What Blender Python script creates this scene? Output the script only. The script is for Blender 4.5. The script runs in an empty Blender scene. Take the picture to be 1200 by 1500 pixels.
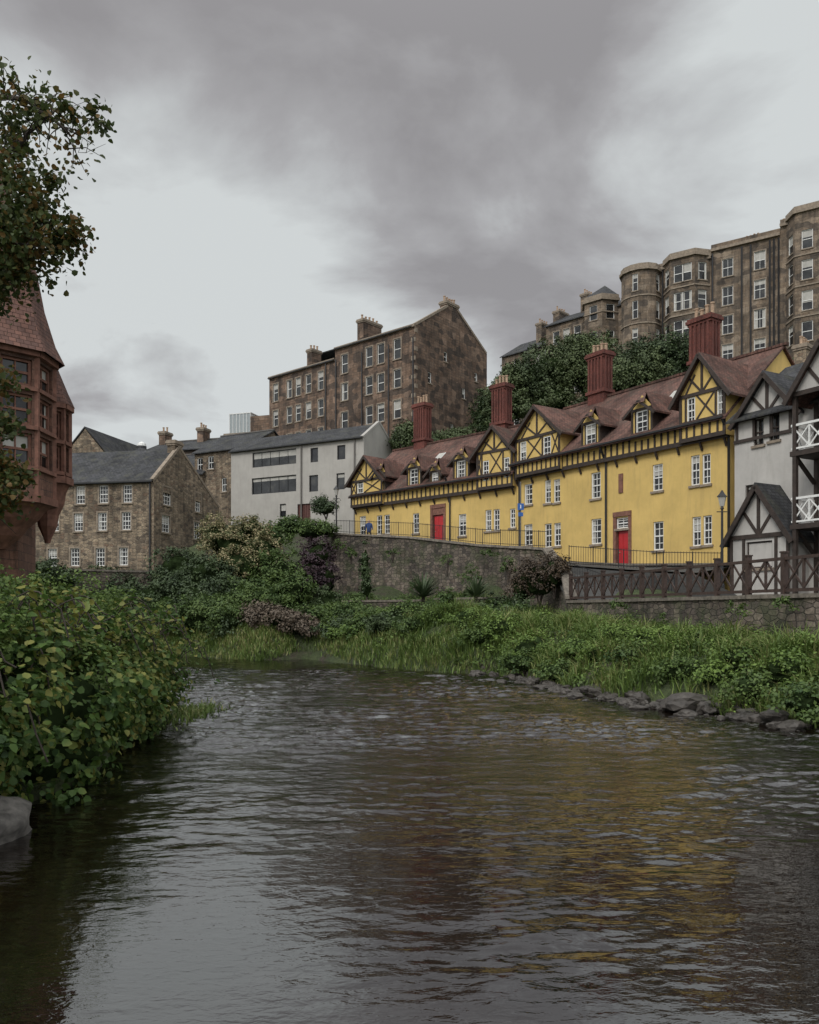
import bpy, math, random
import numpy as np
from mathutils import Vector, noise
random.seed(7); rng=np.random.default_rng(7)
E=2.6; HZ=895.; FP=1200.     # eye height above the water, horizon row and focal length in image pixels
scene=bpy.context.scene
# ------------------------------------------------------------------ materials
def newmat(name):
    m=bpy.data.materials.new(name); m.use_nodes=True; nt=m.node_tree
    return m,nt,nt.nodes['Principled BSDF']
def N(nt,t,**kw):
    n=nt.nodes.new(t)
    for k,v in kw.items(): setattr(n,k,v)
    return n
def mix(nt,fac,a,b,blend='MIX'):
    n=nt.nodes.new('ShaderNodeMix'); n.data_type='RGBA'; n.blend_type=blend
    for i,v in ((0,fac),(6,a),(7,b)):
        if hasattr(v,'is_linked') : nt.links.new(v,n.inputs[i])
        elif i==0: n.inputs[0].default_value=v
        else: n.inputs[i].default_value=(*v,1)
    return n.outputs[2]
def math_(nt,op,a,b=None,clamp=False):
    n=nt.nodes.new('ShaderNodeMath'); n.operation=op; n.use_clamp=clamp
    for i,v in enumerate((a,b)):
        if v is None: continue
        if hasattr(v,'is_linked'): nt.links.new(v,n.inputs[i])
        else: n.inputs[i].default_value=v
    return n.outputs[0]
def noise_(nt,vec,scale,detail=4,rough=.55,dist=0):
    n=N(nt,'ShaderNodeTexNoise'); n.inputs['Scale'].default_value=scale
    n.inputs['Detail'].default_value=detail; n.inputs['Roughness'].default_value=rough
    n.inputs['Distortion'].default_value=dist
    if vec is not None: nt.links.new(vec,n.inputs['Vector'])
    return n.outputs[0]
def ramp(nt,fac,stops):
    r=N(nt,'ShaderNodeValToRGB'); nt.links.new(fac,r.inputs[0])
    el=r.color_ramp.elements
    while len(el)<len(stops): el.new(.5)
    for e,(p,c) in zip(el,stops):
        e.position=p; e.color=(c,c,c,1) if not hasattr(c,'__len__') else (*c,1)
    return r.outputs[0]
def mrange_(nt,val,a,b_,c_,d_):
    mr=N(nt,'ShaderNodeMapRange'); mr.interpolation_type='SMOOTHSTEP'; nt.links.new(val,mr.inputs[0])
    for i,x_ in enumerate((a,b_,c_,d_)): mr.inputs[i+1].default_value=x_
    return mr.outputs[0]
def mapping(nt,vec,sc):
    m=N(nt,'ShaderNodeMapping'); m.inputs['Scale'].default_value=sc
    nt.links.new(vec,m.inputs['Vector']); return m.outputs[0]
def bump(nt,bs,h,strength,dist):
    b=N(nt,'ShaderNodeBump'); b.inputs['Strength'].default_value=strength
    b.inputs['Distance'].default_value=dist
    nt.links.new(h,b.inputs['Height']); nt.links.new(b.outputs[0],bs.inputs['Normal'])
def uvv(nt): return N(nt,'ShaderNodeTexCoord').outputs['UV']
def objv(nt): return N(nt,'ShaderNodeNewGeometry').outputs['Position']
def weather(nt,col,lo=.55,sc=.35):
    p=objv(nt)
    w=ramp(nt,noise_(nt,p,sc,5,.6),[(.32,lo),(.62,1.12)])
    col=mix(nt,1.0,col,w,'MULTIPLY')
    s=ramp(nt,noise_(nt,mapping(nt,p,(2.2,2.2,.25)),1.3,4,.6),[(.36,.62),(.58,1.06)])
    return mix(nt,.85,col,s,'MULTIPLY')
def ashlar(name,c1,c2,mort,bw=.55,bh=.26,ms=.018,lo=.55,bias=0.,tint=None,dark=None):
    m,nt,bs=newmat(name); uv=uvv(nt)
    d=N(nt,'ShaderNodeVectorMath',operation='ADD'); nz=N(nt,'ShaderNodeTexNoise'); nz.inputs['Scale'].default_value=1.7
    nt.links.new(uv,nz.inputs['Vector'])
    s=N(nt,'ShaderNodeVectorMath',operation='SCALE'); s.inputs['Scale'].default_value=.07
    nt.links.new(nz.outputs[1],s.inputs[0]); nt.links.new(uv,d.inputs[0]); nt.links.new(s.outputs[0],d.inputs[1])
    b=N(nt,'ShaderNodeTexBrick'); nt.links.new(d.outputs[0],b.inputs['Vector'])
    b.inputs['Scale'].default_value=1; b.inputs['Brick Width'].default_value=bw; b.inputs['Row Height'].default_value=bh
    b.inputs['Mortar Size'].default_value=ms; b.inputs['Mortar Smooth'].default_value=.4; b.inputs['Bias'].default_value=bias
    b.inputs['Color1'].default_value=(*c1,1); b.inputs['Color2'].default_value=(*c2,1); b.inputs['Mortar'].default_value=(*mort,1)
    b.squash=.7; b.squash_frequency=3; b.offset=.43
    f=ramp(nt,noise_(nt,uv,9,4,.7),[(.3,.68),(.7,1.3)])
    c=b.outputs[0]
    if tint: c=mix(nt,ramp(nt,noise_(nt,mapping(nt,uv,(1.,2.,1)),.8,4,.7),[(.42,0.),(.62,.7)]),c,tint)
    if dark:
        # soot-blackened individual blocks
        v=N(nt,'ShaderNodeTexVoronoi'); v.voronoi_dimensions='2D'; v.inputs['Scale'].default_value=1; v.inputs['Randomness'].default_value=.7
        nt.links.new(mapping(nt,uv,(1/bw*.8,1/bh*.5,1)),v.inputs['Vector']); sp=N(nt,'ShaderNodeSeparateColor'); nt.links.new(v.outputs['Color'],sp.inputs[0])
        c=mix(nt,ramp(nt,sp.outputs[0],[(.62,0.),(.72,.75)]),c,dark)
        c=mix(nt,ramp(nt,sp.outputs[1],[(.85,0.),(.9,.5)]),c,(c1[0]*1.35,c1[1]*1.4,c1[2]*1.45))
    c=mix(nt,1,c,f,'MULTIPLY'); c=weather(nt,c,lo)
    nt.links.new(c,bs.inputs['Base Color']); bs.inputs['Roughness'].default_value=.92
    h=math_(nt,'ADD',math_(nt,'MULTIPLY',b.outputs[1],-1.),math_(nt,'MULTIPLY',noise_(nt,uv,11,4,.7),.8))
    bump(nt,bs,h,.8,.03); return m
def rubble(name,stops,mort,sx=2.6,sy=4.6,lo=.5,moss=0.):
    m,nt,bs=newmat(name); uv=uvv(nt)
    v0=mapping(nt,uv,(sx,sy,1))
    vs=[]
    for ft in ('F1','DISTANCE_TO_EDGE'):
        v=N(nt,'ShaderNodeTexVoronoi'); v.feature=ft; v.voronoi_dimensions='2D'; v.inputs['Scale'].default_value=1; v.inputs['Randomness'].default_value=.75
        nt.links.new(v0,v.inputs['Vector']); vs.append(v)
    sep=N(nt,'ShaderNodeSeparateColor'); nt.links.new(vs[0].outputs['Color'],sep.inputs[0])
    c=ramp(nt,sep.outputs[0],stops)
    c=mix(nt,1,c,ramp(nt,noise_(nt,uv,7,4,.7),[(.3,.65),(.7,1.3)]),'MULTIPLY')
    e=ramp(nt,vs[1].outputs['Distance'],[(.02,0.),(.09,1.)])
    c=mix(nt,e,mort,c); c=weather(nt,c,lo)
    if moss>0:
        mf=ramp(nt,noise_(nt,objv(nt),.9,5,.65),[(.47,0.),(.62,1.)])
        c=mix(nt,math_(nt,'MULTIPLY',mf,moss),c,(.04,.055,.02))
    nt.links.new(c,bs.inputs['Base Color']); bs.inputs['Roughness'].default_value=.95
    bump(nt,bs,math_(nt,'ADD',e,math_(nt,'MULTIPLY',noise_(nt,uv,9,4,.7),.9)),.9,.05); return m
def plaster(name,c,lo=.8,rough=.85,stain=(.3,.25,.18),st=.35):
    m,nt,bs=newmat(name); p=objv(nt)
    a=ramp(nt,noise_(nt,p,.7,5,.65),[(.3,lo),(.65,1.06)])
    col=mix(nt,1,c,a,'MULTIPLY')
    s=ramp(nt,noise_(nt,mapping(nt,p,(3,3,.35)),1.4,5,.65),[(.5,0.),(.75,1.)])
    col=mix(nt,math_(nt,'MULTIPLY',s,st),col,stain)
    nt.links.new(col,bs.inputs['Base Color']); bs.inputs['Roughness'].default_value=rough
    bump(nt,bs,noise_(nt,p,14,4,.6),.3,.015); return m
def tiles(name,c1,c2,bw,bh,lo=.6,patch=None):
    m,nt,bs=newmat(name); uv=uvv(nt)
    b=N(nt,'ShaderNodeTexBrick'); nt.links.new(uv,b.inputs['Vector'])
    b.inputs['Scale'].default_value=1; b.inputs['Brick Width'].default_value=bw; b.inputs['Row Height'].default_value=bh
    b.inputs['Mortar Size'].default_value=bh*.09; b.inputs['Mortar Smooth'].default_value=.6
    b.inputs['Color1'].default_value=(*c1,1); b.inputs['Color2'].default_value=(*c2,1)
    b.inputs['Mortar'].default_value=(c1[0]*.3,c1[1]*.3,c1[2]*.3,1)
    c=weather(nt,b.outputs[0],lo,.5)
    if patch:
        pf=ramp(nt,noise_(nt,objv(nt),1.1,5,.7),[(.5,0.),(.68,1.)])
        c=mix(nt,math_(nt,'MULTIPLY',pf,.6),c,patch)
    nt.links.new(c,bs.inputs['Base Color']); bs.inputs['Roughness'].default_value=.85
    bs.inputs['Specular IOR Level'].default_value=.2
    sp=N(nt,'ShaderNodeSeparateXYZ'); nt.links.new(uv,sp.inputs[0])
    saw=math_(nt,'FRACT',math_(nt,'DIVIDE',sp.outputs[1],bh))
    bump(nt,bs,math_(nt,'ADD',math_(nt,'MULTIPLY',saw,-1.),math_(nt,'MULTIPLY',noise_(nt,uv,8,3),.8)),.8,.03); return m
def plain(name,c,rough=.6,var=.25,sc=6,metal=0,spec=.5):
    m,nt,bs=newmat(name)
    a=ramp(nt,noise_(nt,objv(nt),sc,4,.6),[(.3,1-var),(.7,1+var)])
    nt.links.new(mix(nt,1,c,a,'MULTIPLY'),bs.inputs['Base Color'])
    bs.inputs['Roughness'].default_value=rough; bs.inputs['Metallic'].default_value=metal; bs.inputs['Specular IOR Level'].default_value=spec
    return m
def glass(name):
    m,nt,bs=newmat(name)
    a=ramp(nt,noise_(nt,objv(nt),.9,3),[(.35,(.008,.009,.01)),(.6,(.03,.032,.034)),(.75,(.07,.068,.06))])
    nt.links.new(a,bs.inputs['Base Color']); bs.inputs['Roughness'].default_value=.06
    bump(nt,bs,noise_(nt,objv(nt),1.8,2),.15,.05); return m
def leafmat(name,dark,light,autumn=None,aut=0.,sc=.9,trans=.3,wr=.5):
    m,nt,bs=newmat(name)
    at=N(nt,'ShaderNodeAttribute'); at.attribute_name='rnd'
    n=noise_(nt,objv(nt),sc,2)
    f=math_(nt,'ADD',math_(nt,'MULTIPLY',at.outputs['Fac'],wr),math_(nt,'MULTIPLY',math_(nt,'SUBTRACT',math_(nt,'MULTIPLY',n,2.),.5),1-wr))
    c=ramp(nt,f,[(.12,dark),(.82,light)])
    if autumn:
        g=math_(nt,'ADD',math_(nt,'MULTIPLY',at.outputs['Fac'],.5),math_(nt,'MULTIPLY',n,.9))
        af=ramp(nt,g,[(.95-aut,0.),(min(1.1-aut,1.),1.)])
        c=mix(nt,af,c,autumn)
    nt.links.new(c,bs.inputs['Base Color']); bs.inputs['Roughness'].default_value=.55; bs.inputs['Specular IOR Level'].default_value=.3
    if trans>0:
        tr=N(nt,'ShaderNodeBsdfTranslucent'); nt.links.new(c,tr.inputs[0])
        ms=N(nt,'ShaderNodeMixShader'); ms.inputs[0].default_value=trans
        nt.links.new(bs.outputs[0],ms.inputs[1]); nt.links.new(tr.outputs[0],ms.inputs[2])
        nt.links.new(ms.outputs[0],nt.nodes['Material Output'].inputs[0])
    return m

M={}
M['yellow']=plaster('yellow_render',(.61,.43,.145),.84,.85,(.38,.27,.11),.45)
M['timber']=plain('dark_timber',(.036,.025,.02),.7,.4,5)
M['redtile']=tiles('red_clay_tiles',(.185,.098,.077),(.115,.068,.058),.22,.16,.55,(.085,.072,.058))
M['slate']=tiles('slate_tiles',(.075,.075,.08),(.05,.052,.056),.3,.2,.6,(.085,.085,.065))
M['redbrick']=ashlar('red_brick',(.22,.064,.047),(.15,.048,.038),(.11,.06,.05),.22,.075,.01,.6)
M['pot']=plain('clay_pots',(.36,.25,.17),.8,.3)
M['tenement']=ashlar('tenement_sandstone',(.25,.165,.115),(.12,.085,.064),(.10,.08,.065),.62,.3,.025,.5,0,(.17,.105,.07),(.055,.043,.036))
M['terrace']=ashlar('terrace_sandstone',(.26,.20,.145),(.14,.11,.085),(.14,.115,.095),.8,.34,.02,.5,0,(.19,.135,.09),(.08,.066,.055))
M['mill']=rubble('mill_rubble',[(0.,(.10,.078,.06)),(.4,(.22,.17,.12)),(.75,(.32,.25,.175)),(1.,(.17,.115,.08))],(.22,.185,.14),2.3,4.2)
M['wallstone']=rubble('retaining_wall_stone',[(0.,(.07,.058,.05)),(.4,(.155,.125,.104)),(.75,(.225,.185,.148)),(1.,(.105,.08,.063))],(.085,.072,.06),2.5,5.,.42,.62)
M['margin']=plain('dressed_stone',(.24,.195,.15),.9,.3,4)
M['white']=plain('white_paint',(.70,.70,.68),.5,.08)
M['cream']=plaster('white_render',(.46,.44,.415),.84,.85,(.26,.245,.22),.4)
M['grey']=plaster('grey_white_render',(.38,.362,.335),.88,.85,(.26,.245,.22),.4)
M['glass']=glass('window_glass')
M['blind']=plain('window_blind',(.40,.39,.36),.8,.15,2)
M['reddoor']=plain('red_door_paint',(.42,.02,.025),.4,.1)
M['redstone']=ashlar('red_sandstone',(.21,.108,.075),(.14,.075,.055),(.11,.07,.055),.6,.28,.012,.6)
M['redstonetrim']=plain('red_sandstone_trim',(.18,.085,.06),.85,.35,5)
M['pinktile']=tiles('turret_tiles',(.17,.09,.07),(.11,.065,.055),.2,.14,.6)
M['metal']=plain('black_iron',(.018,.018,.02),.45,.2)
M['pipe']=plain('lead_pipe',(.12,.11,.1),.6,.2)
M['fence']=plain('stained_fence_wood',(.05,.031,.025),.6,.4,9)
M['coping']=plain('coping_stone',(.15,.13,.108),.9,.45,5)
M['asphalt']=plain('asphalt',(.055,.054,.052),.9,.25,9)
M['rock']=plain('wet_rock',(.06,.053,.047),.55,.6,3,spec=.3)
M['blue']=plain('sign_blue',(.02,.1,.35),.4,.05)
M['bark']=plain('bark',(.045,.035,.028),.9,.5,8)
M['browndoor']=plain('brown_garage',(.09,.035,.028),.6,.2)
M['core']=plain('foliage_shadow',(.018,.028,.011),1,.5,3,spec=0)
L={}
L['near']=leafmat('bramble_leaves',(.026,.058,.014),(.12,.20,.042),(.20,.20,.05),.2,1.0)
L['fern']=leafmat('nettle_leaves',(.05,.09,.022),(.155,.225,.055),None,0,1.1)
L['tree']=leafmat('tree_leaves',(.03,.05,.015),(.085,.105,.03),(.17,.10,.03),.16,1.0)
L['hill']=leafmat('hill_leaves',(.036,.056,.022),(.10,.13,.05),None,0,.3,0,.25)
L['dark']=leafmat('dark_shrub_leaves',(.017,.032,.013),(.06,.09,.033),None,0,.7,0,.35)
L['mid']=leafmat('green_shrub_leaves',(.03,.062,.017),(.115,.17,.045),None,0,.7,.2)
L['lush']=leafmat('lush_weed_leaves',(.05,.095,.02),(.17,.25,.055),None,0,.8,.2)
L['flower']=leafmat('flowering_shrub_leaves',(.055,.073,.027),(.20,.19,.08),(.34,.28,.16),.26,.9,.2)
L['purple']=leafmat('purple_shrub_leaves',(.020,.012,.016),(.06,.034,.042),None,0,.9,0)
L['brush']=leafmat('dry_brush_twigs',(.06,.048,.034),(.145,.11,.08),None,0,.9,0)
L['russet']=leafmat('russet_shrub_leaves',(.035,.026,.018),(.095,.066,.042),None,0,.9,0)
L['grass']=leafmat('bank_grass',(.06,.105,.024),(.20,.28,.07),(.27,.27,.11),.16,.5,.3)
L['yucca']=leafmat('yucca_leaves',(.03,.05,.025),(.10,.14,.07),None,0,.9,0)
# ------------------------------------------------------------------ builders
def quadmesh(name,V,Q,mat,rnd=None):
    me=bpy.data.meshes.new(name); V=np.ascontiguousarray(V,dtype=np.float32); Q=np.ascontiguousarray(Q,dtype=np.int32)
    me.vertices.add(len(V)); me.vertices.foreach_set('co',V.ravel())
    me.loops.add(Q.size); me.loops.foreach_set('vertex_index',Q.ravel())
    me.polygons.add(len(Q)); me.polygons.foreach_set('loop_start',np.arange(0,Q.size,4,dtype=np.int32))
    me.update(calc_edges=True); me.materials.append(mat)
    if rnd is not None:
        a=me.attributes.new('rnd','FLOAT','FACE'); a.data.foreach_set('value',np.ascontiguousarray(rnd,dtype=np.float32))
    ob=bpy.data.objects.new(name,me); scene.collection.objects.link(ob); return ob
def group(name,obs,loc=(0,0,0)):
    e=bpy.data.objects.new(name,None); e.location=loc; scene.collection.objects.link(e)
    for o in obs:
        o.parent=e; o.location=Vector(o.location)-Vector(loc)
    return e
class Bld:
    def __init__(s,name): s.name=name; s.p={}
    def part(s,part,mat):
        if part not in s.p: s.p[part]=[[],[],mat]
        return s.p[part]
    def poly(s,part,mat,pts):
        v,f,_=s.part(part,mat); i=len(v); v.extend([tuple(p) for p in pts]); f.append(list(range(i,i+len(pts))))
    def hexa(s,part,mat,a):
        v,f,_=s.part(part,mat); i=len(v); v.extend([tuple(p) for p in a])
        for q in ((3,2,1,0),(4,5,6,7),(0,1,5,4),(1,2,6,5),(2,3,7,6),(3,0,4,7)): f.append([i+k for k in q])
    def beam(s,part,mat,p,q,w,h=None,up=(0,0,1)):
        h=h or w; p=Vector(p); q=Vector(q); d=(q-p).normalized(); u=Vector(up)
        if abs(d.dot(u))>.98: u=Vector((1,0,0))
        a=d.cross(u).normalized()*(w/2); b=a.cross(d).normalized()*(h/2)
        s.hexa(part,mat,[p-a-b,p+a-b,p+a+b,p-a+b,q-a-b,q+a-b,q+a+b,q-a+b])
    def lathe(s,part,mat,c,prof,n=10,ph=0.):
        rings=[[(c[0]+r*math.cos(ph+2*math.pi*k/n),c[1]+r*math.sin(ph+2*math.pi*k/n),z) for k in range(n)] for r,z in prof]
        for a,b in zip(rings,rings[1:]):
            for k in range(n): s.poly(part,mat,[a[k],a[(k+1)%n],b[(k+1)%n],b[k]])
        s.poly(part,mat,rings[-1])
    def finish(s):
        allv=np.array([p for v,_,_ in s.p.values() for p in v]); c=allv.mean(0); c[2]=allv[:,2].min()
        obs=[]
        for part,(v,f,mt) in s.p.items():
            me=bpy.data.meshes.new(s.name+'_'+part); me.from_pydata([tuple(np.array(p)-c) for p in v],[],f); me.materials.append(mt)
            uv=me.uv_layers.new(name='UVMap'); data=np.zeros((len(me.loops),2),dtype=np.float32)
            me.update()
            for pl in me.polygons:
                n=pl.normal
                if abs(n.z)>.97: t=Vector((1,0,0)); b=Vector((0,1,0))
                else:
                    t=Vector((0,0,1)).cross(n).normalized(); b=n.cross(t).normalized()
                    if b.z<0: b=-b
                for li in pl.loop_indices:
                    p=Vector(v[me.loops[li].vertex_index]); data[li]=(p.dot(t),p.dot(b))
            uv.data.foreach_set('uv',data.ravel())
            ob=bpy.data.objects.new(part,me); ob.location=c; scene.collection.objects.link(ob); obs.append(ob)
        return group(s.name,obs,c)
class Face:
    def __init__(s,p0,p1):
        s.a=np.array(p0,float); s.b=np.array(p1,float); s.v=s.b-s.a; s.L=float(np.hypot(*s.v)); s.d=s.v/s.L; s.n=np.array([s.d[1],-s.d[0]])
    def pt(s,u,z,o=0.): q=s.a+s.d*u+s.n*o; return (q[0],q[1],z)
    def u(s,b):
        t=(b-600)/FP; return float((t*s.a[1]-s.a[0])/(s.v[0]-t*s.v[1])*s.L)
    def z(s,b,e):
        y=s.a[1]+s.d[1]*s.u(b); return E+(HZ-e)/FP*y
    def rect(s,b0,b1,e0,e1,kind='w'):  # opening on the wall from image pixel columns and rows
        m=(b0+b1)/2; return (s.u(b0),s.u(b1),s.z(m,e1),s.z(m,e0),kind)
def fbox(b,part,mat,F,u0,u1,z0,z1,o0,o1):
    b.hexa(part,mat,[F.pt(u0,z0,o0),F.pt(u1,z0,o0),F.pt(u1,z1,o0),F.pt(u0,z1,o0),F.pt(u0,z0,o1),F.pt(u1,z0,o1),F.pt(u1,z1,o1),F.pt(u0,z1,o1)])
def fbeam(b,part,mat,F,a,c,w,o0,o1):
    du,dz=c[0]-a[0],c[1]-a[1]; l=math.hypot(du,dz); pu,pz=-dz/l*w/2,du/l*w/2
    q=[(a[0]-pu,a[1]-pz),(c[0]-pu,c[1]-pz),(c[0]+pu,c[1]+pz),(a[0]+pu,a[1]+pz)]
    b.hexa(part,mat,[F.pt(x,z,o0) for x,z in q]+[F.pt(x,z,o1) for x,z in q])
def window(b,F,w,o=0.,wm=None,cols=2,rows=4,frame='white',surround=None,depth=.16,sill=True):
    u0,u1,z0,z1=w[:4]; g=o-depth; wm=wm or M['margin']
    for pts in ([(u0,z0),(u0,z1)],[(u1,z0),(u1,z1)],[(u0,z0),(u1,z0)],[(u0,z1),(u1,z1)]):
        (a,c),(d,e)=pts; b.poly('reveals',wm,[F.pt(a,c,o),F.pt(d,e,o),F.pt(d,e,g),F.pt(a,c,g)])
    b.poly('glass',M['glass'],[F.pt(u0,z0,g),F.pt(u1,z0,g),F.pt(u1,z1,g),F.pt(u0,z1,g)])
    r=random.random()
    if r<.35:
        zz=z1-(z1-z0)*random.uniform(.2,.6); b.poly('blinds',M['blind'],[F.pt(u0+.05,zz,g+.004),F.pt(u1-.05,zz,g+.004),F.pt(u1-.05,z1-.05,g+.004),F.pt(u0+.05,z1-.05,g+.004)])
    elif r<.5:
        for q0,q1 in ((u0+.05,u0+(u1-u0)*random.uniform(.18,.32)),(u1-(u1-u0)*random.uniform(.18,.32),u1-.05)):
            b.poly('curtains',M['blind'],[F.pt(q0,z0+.05,g+.004),F.pt(q1,z0+.05,g+.004),F.pt(q1,z1-.05,g+.004),F.pt(q0,z1-.05,g+.004)])
    fm=M[frame]; t=.075; f0,f1=g+.006,g+.075; P='window_frames'
    fbox(b,P,fm,F,u0,u0+t,z0,z1,f0,f1); fbox(b,P,fm,F,u1-t,u1,z0,z1,f0,f1)
    fbox(b,P,fm,F,u0+t,u1-t,z0,z0+t,f0,f1); fbox(b,P,fm,F,u0+t,u1-t,z1-t,z1,f0,f1)
    for k in range(1,rows):
        z=z0+(z1-z0)*k/rows; tt=.035 if (rows%2==0 and k==rows//2) else .018
        fbox(b,P,fm,F,u0+t,u1-t,z-tt,z+tt,f0,f1-.02 if tt>.02 else f1-.035)
    for k in range(1,cols):
        u=u0+(u1-u0)*k/cols; fbox(b,P,fm,F,u-.017,u+.017,z0+t,z1-t,f0,f1-.03)
    if surround:
        s=.13; sm=M[surround]
        fbox(b,'window_margins',sm,F,u0-s,u0,z0-s,z1+s,o-.02,o+.025); fbox(b,'window_margins',sm,F,u1,u1+s,z0-s,z1+s,o-.02,o+.025)
        fbox(b,'window_margins',sm,F,u0,u1,z1,z1+s,o-.02,o+.025)
    if sill: fbox(b,'sills',M[surround or 'margin'],F,u0-.1,u1+.1,z0-.13,z0-.003,o-.03,o+.09)
def wall(b,part,mat,F,u0,u1,z0,z1,ops=(),o=0.,**kw):
    ops=[w for w in ops if w[0]>=u0-1e-6 and w[1]<=u1+1e-6]
    us=sorted(set([u0,u1]+[w[0] for w in ops]+[w[1] for w in ops])); zs=sorted(set([z0,z1]+[w[2] for w in ops]+[w[3] for w in ops]))
    for i in range(len(us)-1):
        for j in range(len(zs)-1):
            cu,cz=(us[i]+us[i+1])/2,(zs[j]+zs[j+1])/2
            if zs[j]<z0-1e-6 or zs[j+1]>z1+1e-6: continue
            if any(w[0]<cu<w[1] and w[2]<cz<w[3] for w in ops): continue
            b.poly(part,mat,[F.pt(us[i],zs[j],o),F.pt(us[i+1],zs[j],o),F.pt(us[i+1],zs[j+1],o),F.pt(us[i],zs[j+1],o)])
    for w in ops:
        if len(w)<5 or w[4]=='w': window(b,F,w,o,mat,**kw)
def slope(b,part,mat,F,u0,u1,oE,zE,oR,zR,th=.13,v0=None,v1=None):
    v0=u0 if v0 is None else v0; v1=u1 if v1 is None else v1
    t=[F.pt(u0,zE,oE),F.pt(u1,zE,oE),F.pt(v1,zR,oR),F.pt(v0,zR,oR)]
    b.hexa(part,mat,[(x,y,z-th) for x,y,z in t]+t)
def chimney(b,c,ax,wx,wy,z0,z1,mat,pots=4,trim=None,cap=.14):
    F=Face((c[0]-ax[0]*wx/2,c[1]-ax[1]*wx/2),(c[0]+ax[0]*wx/2,c[1]+ax[1]*wx/2)); h=wy/2
    trim=trim or mat
    fbox(b,'chimneys',mat,F,0,wx,z0,z1-.45,-h,h)
    for k,(e,za,zb) in enumerate(((cap*.5,z1-.45,z1-.3),(cap,z1-.3,z1-.12),(cap*.6,z1-.12,z1))):
        fbox(b,'chimney_caps',trim,F,-e,wx+e,za,zb,-h-e,h+e)
    for k in range(pots):
        p=F.pt(wx*(k+.5)/pots,0,0); r=min(.13,wx/pots*.33); hh=random.uniform(.5,.75)
        b.lathe('chimney_pots',M['pot'],p,[(r*1.1,z1),(r*.9,z1+.12),(r*.85,z1+hh-.12),(r*1.15,z1+hh-.07),(r*1.1,z1+hh)],8)
    return F
# ------------------------------------------------------------------ terrain
RIV=np.array([(9.5,-60),(9.8,0),(9.6,12),(9.0,17.5),(7.3,20.8),(5.2,25),(3.9,32.6),(.8,34.8),(-3.2,40.5),(-5.6,44.4),(-8,43),(-12,46.4),(-20,50),(-45,53),(-90,52),
 (-90,42),(-45,43),(-20,37.5),(-12,31),(-8.4,26),(-6,21),(-5.3,19),(-5.1,16),(-4.6,12.7),(-4.8,9),(-4.5,5),(-4.5,-60)],float)
def rivdist(x,y):
    x=np.asarray(x,float); y=np.asarray(y,float); best=np.full(x.shape,1e9); ins=np.zeros(x.shape,bool)
    for (ax,ay),(bx,by) in zip(RIV,np.roll(RIV,-1,0)):
        dx,dy=bx-ax,by-ay; t=np.clip(((x-ax)*dx+(y-ay)*dy)/(dx*dx+dy*dy),0,1)
        best=np.minimum(best,np.hypot(x-ax-t*dx,y-ay-t*dy))
        c=((ay>y)!=(by>y)); xi=ax+(y-ay)/(by-ay+1e-12)*dx; ins^=(c&(x<xi))
    return np.where(ins,-best,best)
CP=np.array([(12,23,1.2),(8,38.5,1.7),(10.5,30,1.35),(3,44,2.2),(-6,60,3.6),(0,54,2.9),(6.5,46,2.4),(-3,48,2.0),(-8,52,2.6),(-8,15,1.2),(-12,20,1.6),(-20,28,1.8),(-9,8,1.2),(-15,45.5+6,2.4),
 (-30,62,4.4),(-20,61,4.6),(-12,57,4.6),(-9,62,6.4),(-14,68,8.5),(-16,80,10.8),(-5,74,9),(-3,66,7.),(2,61,6.2),(7,52,4.6),(13,42,3.8),(16,34,2.4),(25,20,2.6),(20,30,2.6),(18,10,2.6),
 (20,60,9),(10,75,14),(0,87,17),(-18,100,17),(14,93,19),(25,80,20),(38,88,27),(30,105,32),(50,95,33),(50,80,26),(70,90,33),(45,60,18),(-40,75,6),(-60,100,9),(-100,200,10),(0,200,30),(100,200,40),
 (0,600,20),(-500,500,10),(600,600,30),(-200,-100,6),(200,-100,20),(0,-200,2),(-1000,0,10),(1000,0,25),(60,20,12),(-40,20,4),(-25,10,3)],float)
def tz(x,y):
    x=np.asarray(x,float); y=np.asarray(y,float)
    num=0; den=0
    for cx,cy,cz in CP:
        w=1/(((x-cx)**2+(y-cy)**2)+1.)**1.9; num=num+w*cz; den=den+w
    h=num/den; d=rivdist(x,y); t=np.clip((d+.6)/4.2,0,1); t=1-(1-t)**2
    z=-.9+(h+.9)*t
    return z
n=340; tt=np.linspace(-1,1,n); g=1600*np.sinh(4.9*tt)/np.sinh(4.9)
GX,GY=np.meshgrid(g,g+42,indexing='ij'); GZ=tz(GX,GY)
bumpy=np.array([noise.fractal((a*.35,b*.35,0),1,2,3) for a,b in zip(GX.ravel(),GY.ravel())]).reshape(GX.shape)*.16; GZ=GZ+bumpy
V=np.stack([GX,GY,GZ],-1).reshape(-1,3); idx=np.arange(n*n).reshape(n,n)
Q=np.stack([idx[:-1,:-1],idx[1:,:-1],idx[1:,1:],idx[:-1,1:]],-1).reshape(-1,4)
m,nt,bs=newmat('ground_earth'); p=objv(nt)
c=ramp(nt,noise_(nt,p,.6,5,.65),[(.35,(.05,.04,.028)),(.5,(.04,.055,.02)),(.68,(.075,.095,.035))])
nt.links.new(mix(nt,1,c,ramp(nt,noise_(nt,p,7,4,.7),[(.3,.6),(.7,1.3)]),'MULTIPLY'),bs.inputs['Base Color']); bs.inputs['Roughness'].default_value=1
bump(nt,bs,noise_(nt,p,5,5,.7),1,.15)
gr=quadmesh('ground',V,Q,m)
gr.data.polygons.foreach_set('use_smooth',np.ones(len(Q),bool))
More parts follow.
